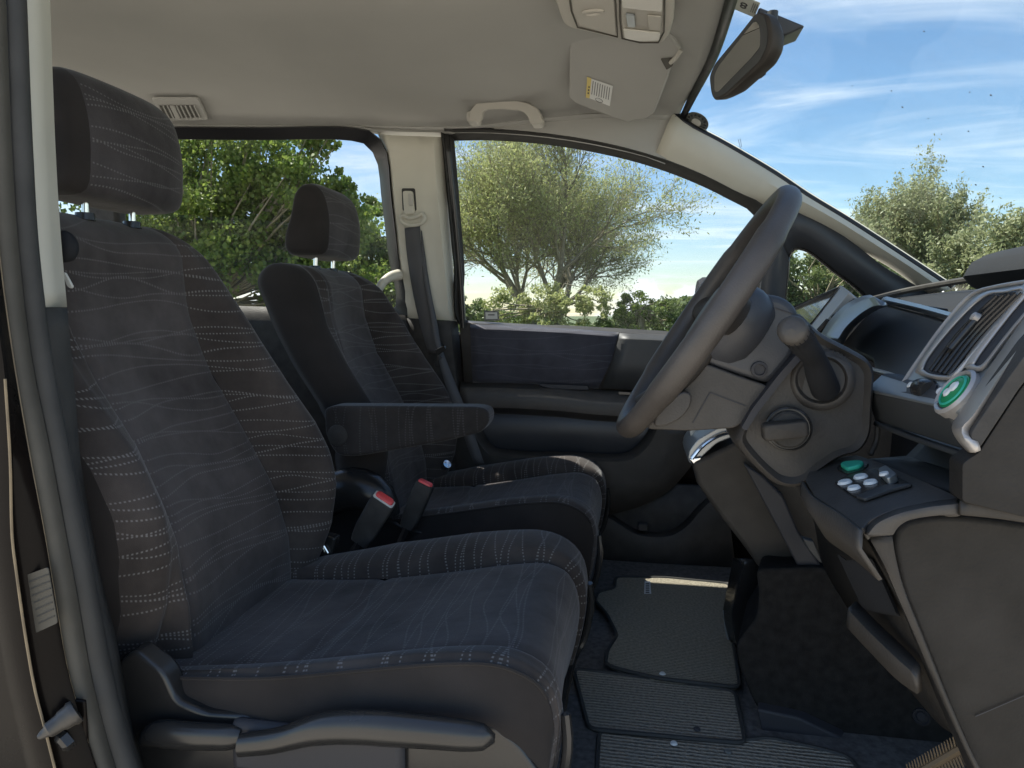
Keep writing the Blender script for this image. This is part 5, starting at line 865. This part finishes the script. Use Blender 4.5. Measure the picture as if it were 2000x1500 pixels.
prism('lamp_lens', roundpoly([PO(a, b, 0.004) for a, b in ((1214, -30), (1294, -20), (1294, 20), (1215, 12))], 0.005), -on_*0.004, M['lampc'], lamp, bevel=0.0015)
prism('lamp_switch', roundpoly([PO(a, b, 0.004) for a, b in ((1222, 24), (1240, 26), (1242, 50), (1226, 50))], 0.004), -on_*0.004, M['sgrey'], lamp, bevel=0.0015)
prism('lamp_button', roundpoly([PO(a, b, 0.004) for a, b in ((1264, 28), (1292, 30), (1290, 56), (1268, 56))], 0.004), -on_*0.003, M['beige2'], lamp, bevel=0.0015)
gh = thing('grab_handle', 'pale grab handle on the roof lining above the passenger window', 'grab handle', tuple(onroof(985, 215, 0.01)), 'beige grab handles')
ho_ = [(913, 238), (918, 215), (934, 198), (960, 196), (1000, 196), (1030, 200), (1050, 212), (1064, 242), (1036, 244), (1030, 226), (1020, 217), (980, 213), (950, 214), (942, 220), (940, 238)]
hy = onroof(985, 205, 0.0)[1]-0.02; hp = [PY(a, b, hy) for a, b in ho_]; prism('handle_bar', roundpoly(hp, 0.012), (0, 0.022, 0.006), M['beige2'], gh, bevel=0.006, seg=4)
for a, b in ((926, 232), (1050, 236)): box('handle_mount', PY(a, b, hy+0.035), (0.034, 0.06, 0.03), M['beige2'], gh, bevel=0.008)
gh2 = thing('grab_handle', 'beige grab handle on the centre pillar behind the passenger seat', 'grab handle', tuple(PF(775, 560, 0.04)), 'beige grab handles')
tube('handle_bar', [PF(782, 536, 0.035), PF(764, 540, 0.06), PF(748, 552, 0.09), PF(738, 572, 0.11), PF(735, 600, 0.12), PF(742, 660, 0.11), PF(775, 700, 0.04)], [0.018, 0.014, 0.012, 0.012, 0.012, 0.014, 0.018], M['beige'], gh2, n=12, sm=30)
# ================================================================== MIRROR AND SENSOR BOX
rvm = thing('rear_view_mirror', 'grey framed rear view mirror hanging before the windscreen', 'mirror', tuple(PY(1450, 110, -0.05)))
MA = PY(1440, 120, -0.06); mN = np.array([-0.80, -0.52, -0.10]); mN /= np.linalg.norm(mN)
def PM(px, py, d=0.0): return PN(px, py, MA+mN*d, mN)
mo_ = roundpoly([PM(a, b) for a, b in ((1480, 22), (1500, 30), (1509, 60), (1506, 95), (1490, 125), (1420, 188), (1396, 197), (1388, 185), (1384, 150), (1395, 125))], 0.010)
mc = mo_.mean(axis=0); md = np.array([0.034, 0.010, 0.0])
loft('mirror_housing', [[mc+(p-mc)*s+md*k for p in mo_] for k, s in ((0, 0.97), (0.06, 1.0), (0.5, 0.98), (0.9, 0.85), (1.0, 0.6))], M['dash2'], rvm, angle=50)
mi = roundpoly([mc+(PM(a, b, 0.001)-mc)*1.0 for a, b in ((1476, 40), (1484, 48), (1487, 66), (1486, 92), (1470, 112), (1404, 180), (1397, 178), (1397, 146), (1406, 128))], 0.006)
prism('mirror_bezel', roundpoly([PM(a, b, 0.0005) for a, b in ((1478, 25), (1494, 32), (1500, 60), (1498, 92), (1484, 120), (1418, 182), (1398, 191), (1390, 182), (1388, 150), (1398, 127))], 0.008), mN*0.001, M['panel'], rvm, bevel=0)
prism('mirror_glass', mi, mN*0.0022, M['mirror'], rvm, bevel=0)
prism('dip_lever', roundpoly([PM(a, b, -0.02) for a, b in ((1450, 150), (1466, 136), (1486, 137), (1487, 144), (1476, 153), (1460, 156))], 0.003), (0.01, 0.004, 0), M['panel'], rvm, bevel=0.002)
tube('mirror_stem', [mc+md, mc+md+np.array([0.02, 0, 0.03]), mc+md+np.array([0.025, 0, 0.09])], 0.010, M['panel'], rvm, n=10, sm=6)
ys, ts = wsfind(1524, 46); sbx = thing('windscreen_sensor_box', 'small dark sensor box fixed to the windscreen behind the mirror', 'sensor', tuple(ws(ys, ts)))
wa, wb, wc_ = wsaxes(ys, ts); q = ws(ys, ts)+wc_*0.003
ruled('sensor_case', [q+wa*u+wb*v for u, v in ((-0.038, -0.05), (0.038, -0.05), (0.038, 0.045), (-0.038, 0.045))], [q+wc_*0.028+wa*u+wb*v for u, v in ((-0.032, -0.044), (0.032, -0.044), (0.032, 0.018), (-0.032, 0.018))], M['navy'], sbx, bevel=0.004)
prism('sensor_foot', [q+wc_*0.002+wa*u+wb*v for u, v in ((-0.034, -0.046), (0.034, -0.046), (0.034, -0.034), (-0.034, -0.034))], wc_*0.008, M['panel'], sbx, bevel=0.002)
# ================================================================== TREES AND SHRUBS OUTSIDE
def leafmat(name, c1, c2, trans=0.35):
    m = bpy.data.materials.new(name); m.use_nodes = True; nt = m.node_tree; N = nt.nodes; K = nt.links; N.clear()
    o = N.new('ShaderNodeOutputMaterial'); gi = N.new('ShaderNodeNewGeometry'); r = N.new('ShaderNodeMix'); r.data_type = 'RGBA'; K.new(gi.outputs['Random Per Island'], r.inputs[0]); r.inputs[6].default_value = (*c1, 1); r.inputs[7].default_value = (*c2, 1)
    d = N.new('ShaderNodeBsdfPrincipled'); d.inputs['Roughness'].default_value = 0.5; K.new(r.outputs[2], d.inputs['Base Color']); t = N.new('ShaderNodeBsdfTranslucent'); K.new(r.outputs[2], t.inputs[0])
    x = N.new('ShaderNodeMixShader'); x.inputs[0].default_value = trans; K.new(d.outputs[0], x.inputs[1]); K.new(t.outputs[0], x.inputs[2]); K.new(x.outputs[0], o.inputs[0]); return m
LM = {'maple': leafmat('maple leaf', (0.12, 0.20, 0.035), (0.27, 0.34, 0.075), 0.5), 'light': leafmat('light leaf', (0.11, 0.18, 0.035), (0.22, 0.27, 0.07), 0.42),
      'willow': leafmat('willow leaf', (0.29, 0.34, 0.11), (0.48, 0.49, 0.22), 0.5), 'grey': leafmat('poplar leaf', (0.23, 0.26, 0.12), (0.38, 0.39, 0.22), 0.48),
      'shrub': leafmat('shrub leaf', (0.10, 0.15, 0.045), (0.20, 0.24, 0.09), 0.4), 'dark': leafmat('dark leaf', (0.04, 0.075, 0.02), (0.09, 0.13, 0.035), 0.35)}
BARK = mat('grey brown bark', (0.24, 0.21, 0.14), 0.9, var=0.3, vscale=8, bump=0.6, bscale=40)
def npmesh(name, V, Fq, mt, parent):
    me = bpy.data.meshes.new(name); V = np.asarray(V, np.float32); Fq = np.asarray(Fq, np.int32); nv = len(V); nf, k = Fq.shape
    loc = np.array(parent.location, np.float32) if parent is not None else 0
    me.vertices.add(nv); me.vertices.foreach_set('co', (V-loc).ravel()); me.loops.add(nf*k); me.loops.foreach_set('vertex_index', Fq.ravel()); me.polygons.add(nf)
    me.polygons.foreach_set('loop_start', np.arange(0, nf*k, k)); me.update(calc_edges=True); me.materials.append(mt)
    o = bpy.data.objects.new(name, me); COL.objects.link(o)
    if parent is not None: o.parent = parent
    return o
def unit(v): return v/(np.linalg.norm(v, axis=-1, keepdims=True)+1e-9)
def leaves(name, C, size, aspect, mt, parent, droop=0.0, rng=RNG):
    n = len(C); a = unit(rng.normal(size=(n, 3))+np.array([0, 0, -droop])); b = unit(np.cross(a, rng.normal(size=(n, 3)))); nn = np.cross(a, b)
    s = size*rng.uniform(0.6, 1.3, (n, 1)); w = s*aspect
    V = np.stack([C-a*s*0.5, C+b*w*0.5+a*s*0.05+nn*w*0.15, C+a*s*0.5, C-b*w*0.5+a*s*0.05+nn*w*0.15], 1).reshape(-1, 3)
    return npmesh(name, V, np.arange(n*4).reshape(-1, 4), mt, parent)
def limbs(name, segs, mt, parent, k=4):
    V, Fq = [], []
    for p0, p1, r0, r1 in segs:
        t = unit(p1-p0); a = unit(np.cross(t, [0.3, 0.9, 0.2])); b = np.cross(t, a); i0 = len(V)
        for p, r in ((p0, r0), (p1, r1)):
            for j in range(k): an = 2*math.pi*j/k; V.append(p+r*(a*math.cos(an)+b*math.sin(an)))
        Fq += [(i0+j, i0+(j+1) % k, i0+k+(j+1) % k, i0+k+j) for j in range(k)]
    return npmesh(name, V, Fq, mt, parent)
def grow(p, d, ln, r, depth, rng, segs, tips, spread, upb, nch, taper=0.62):
    n = 4 if depth > 1 else 3; q = np.array(p, float); d = unit(np.array(d, float)); pts = [q]
    for i in range(n):
        d = unit(d+rng.normal(size=3)*0.13+np.array([0, 0, upb])); q2 = q+d*ln/n; rr0 = r*(1-0.55*i/n); rr1 = r*(1-0.55*(i+1)/n); segs.append((q, q2, rr0, rr1)); q = q2; pts.append(q)
        if depth > 0 and i >= (1 if depth > 2 else 0):
            for _ in range(nch):
                a = unit(np.cross(d, rng.normal(size=3))); cd_ = unit(d*math.cos(spread)+a*math.sin(spread))
                grow(q, cd_, ln*rng.uniform(0.5, 0.75), rr1*taper, depth-1, rng, segs, tips, spread, upb, nch, taper)
        if depth <= 1: tips.append((segs[-1][0], q))
    if depth > 0: grow(q, d, ln*0.6, r*0.42, depth-1, rng, segs, tips, spread, upb, nch, taper)
def gx(px, y): return PY(px, 615, y)[0]
def tree(name, label, cat, px, y, stems, ln, r, depth, spread, upb, nch, per, jit, size, aspect, lm, seed, lean=0.35, droop=0.3, h0=0.0, group=None, leanv=(0, 0, 0)):
    rng = np.random.default_rng(seed); base = np.array([gx(px, y), y, 0.0]); t = thing(name, label, cat, tuple(base), group); segs, tips = [], []
    for s in range(stems):
        a = 2*math.pi*(s+rng.uniform(0, 0.5))/stems; l_ = lean*rng.uniform(0.5, 1.2)
        grow(base+np.array([0.12*math.cos(a), 0.12*math.sin(a), h0]), np.array([math.cos(a)*l_, math.sin(a)*l_, 1.0])+np.array(leanv), ln*rng.uniform(0.85, 1.1), r, depth, rng, segs, tips, spread, upb, nch)
    limbs('trunk', segs, BARK, t)
    tips = np.array(tips); tt = np.repeat(tips, per, 0); f_ = rng.uniform(0, 1, (len(tt), 1)); C = tt[:, 0]*(1-f_)+tt[:, 1]*f_+rng.normal(size=(len(tt), 3))*jit*0.33; C = C[C[:, 2] > 0.15]
    leaves('crown', C, size, aspect, lm, t, droop, rng); return t, len(C), len(segs)
def crown(name, label, cat, blobs, y, n, size, aspect, lm, seed, trunk_px, group=None, dens=0.75):
    # blobs: (px, py, radius in metres, depth offset); foliage packed in overlapping clumps on their outer shells, with limbs leading to each
    rng = np.random.default_rng(seed); base = np.array([gx(trunk_px, y), y, 0.0]); t = thing(name, label, cat, tuple(base), group); segs = []; Cs = []
    tot_ = sum(b[2]**2 for b in blobs); hub = base+np.array([0, 0, 1.3]); segs.append((base, hub, 0.16, 0.12))
    for px, py, R_, dy in blobs:
        c = PY(px, py, y+dy); m = int(n*R_**2/tot_); k = max(22, int(16*R_**2)); cl = c+unit(rng.normal(size=(k, 3)))*R_*rng.uniform(0.3, 1.0, (k, 1))**0.5
        cl[:, 2] = np.maximum(cl[:, 2], 0.1)
        for q in cl[:(14 if R_ > 0.8 else 4)]:
            md_ = hub*0.4+q*0.6+rng.normal(size=3)*0.12; segs.append((hub, md_, 0.025, 0.018)); segs.append((md_, q, 0.018, 0.006))
        i = rng.integers(0, k, m); v = rng.normal(size=(m, 3)); C = cl[i]+unit(v)*(rng.uniform(0, 1, (m, 1))**0.45)*R_*0.34*rng.uniform(0.5, 1.2, (k, 1))[i]*np.array([1, 1, 0.75]); Cs.append(C)
    limbs('trunk', segs, BARK, t); C = np.vstack(Cs); C = C[C[:, 2] > 0.05]; leaves('crown', C, size, aspect, lm, t, 0.5, rng); return t
crown('maple_tree', 'large leafy green tree filling the rear side window', 'tree', [(330, 330, 1.5, 0), (480, 300, 1.05, 0.2), (560, 285, 0.55, 0), (640, 272, 0.26, 0), (620, 262, 0.3, 0), (430, 430, 1.5, 0.3), (560, 400, 0.95, 0.1), (640, 430, 0.75, 0.2), (660, 380, 0.35, 0), (280, 520, 1.4, 0), (480, 560, 1.3, 0.4), (620, 560, 1.0, 0.3), (150, 400, 1.6, 0.2)], 8.0, 95000, 0.072, 0.8, LM['maple'], 21, 420)
crown('maple_tree', 'lighter leafy tree just behind the centre pillar', 'tree', [(745, 440, 0.55, 0), (735, 520, 0.9, 0.3), (760, 590, 0.9, 0), (700, 480, 0.6, 0.3), (800, 560, 0.8, 0)], 11.0, 22000, 0.09, 0.7, LM['light'], 22, 745)
print('willow', tree('willow_tree', 'big pale willow with many bare stems outside the passenger window', 'tree', 1062, 22.0, 5, 3.6, 0.17, 4, 0.55, 0.035, 2, 2, 0.36, 0.11, 0.32, LM['willow'], 6, lean=0.66, droop=0.8)[1:])
def bush(name, label, px, y, blobs, n, lm, seed, size=0.10): return crown(name, label, 'shrub', blobs, y, n, size, 0.5, LM[lm], seed, px, 'shrubs along the field edge')
bush('shrub', 'bright green rounded shrub right of the willow', 1250, 18.0, [(1235, 600, 0.55, 0), (1285, 612, 0.5, 0), (1200, 625, 0.5, 0), (1320, 640, 0.45, 0), (1250, 650, 0.6, 0)], 7000, 'light', 31)
bush('shrub', 'olive green shrub at the foot of the willow', 1080, 17.0, [(1000, 600, 0.6, 0), (1060, 585, 0.6, 0), (1120, 605, 0.6, 0), (1160, 590, 0.5, 0), (940, 625, 0.5, 0), (1060, 640, 0.7, 0)], 9000, 'willow', 32)
bush('shrub', 'low dark shrub at the left edge of the passenger window', 915, 14.0, [(890, 600, 0.35, 0), (930, 620, 0.4, 0), (880, 650, 0.5, 0)], 3000, 'shrub', 33)
bush('shrub', 'dark green shrub far right of the passenger window behind the wheel', 1400, 20.0, [(1350, 625, 0.6, 0), (1420, 615, 0.7, 0), (1470, 640, 0.7, 0), (1390, 660, 0.8, 0)], 6000, 'shrub', 34)
tree('poplar_tree', 'tallest grey green tree beyond the windscreen pillar', 'tree', 1740, 24.0, 3, 2.9, 0.11, 3, 0.30, 0.12, 2, 5, 0.22, 0.12, 0.42, LM['grey'], 9, lean=0.16, droop=0.2, group='trees beyond the windscreen')
tree('poplar_tree', 'slim grey green tree right of the tallest one through the windscreen', 'tree', 1852, 24.0, 3, 2.55, 0.10, 3, 0.27, 0.12, 2, 5, 0.20, 0.12, 0.42, LM['grey'], 14, lean=0.10, droop=0.2, group='trees beyond the windscreen')
tree('poplar_tree', 'smaller grey green tree left of the tallest one through the windscreen', 'tree', 1668, 24.0, 4, 2.15, 0.08, 3, 0.45, 0.07, 2, 5, 0.22, 0.12, 0.42, LM['grey'], 10, lean=0.25, droop=0.2, group='trees beyond the windscreen')
tree('poplar_tree', 'dark bushy tree at the right edge above the dashboard', 'tree', 2000, 19.0, 6, 2.0, 0.10, 3, 0.5, 0.05, 2, 6, 0.26, 0.12, 0.45, LM['grey'], 12, lean=0.42, droop=0.2, group='trees beyond the windscreen')
crown('oak_tree', 'green tree filling the small quarter window', 'tree', [(1560, 545, 1.1, 0), (1620, 560, 1.1, 0.3), (1590, 610, 1.2, 0), (1690, 590, 0.9, 0)], 14.0, 24000, 0.09, 0.6, LM['shrub'], 41, 1600)
# far hedge: one mass nobody could count
rng = np.random.default_rng(3); n = 60000; xs = rng.uniform(-45, 75, n); hgt = 1.0+0.5*np.sin(xs*0.7)+0.4*np.sin(xs*0.23+1)
C = np.stack([xs, rng.normal(30, 0.8, n)+0*xs, rng.uniform(0.05, 1, n)**0.6*hgt], 1)
hedge = leaves('hedge', C, 0.26, 0.6, LM['shrub'], None, 0.3, rng); tag(hedge, 'long low green hedge across the field behind the trees', 'hedge'); hedge['kind'] = 'stuff'
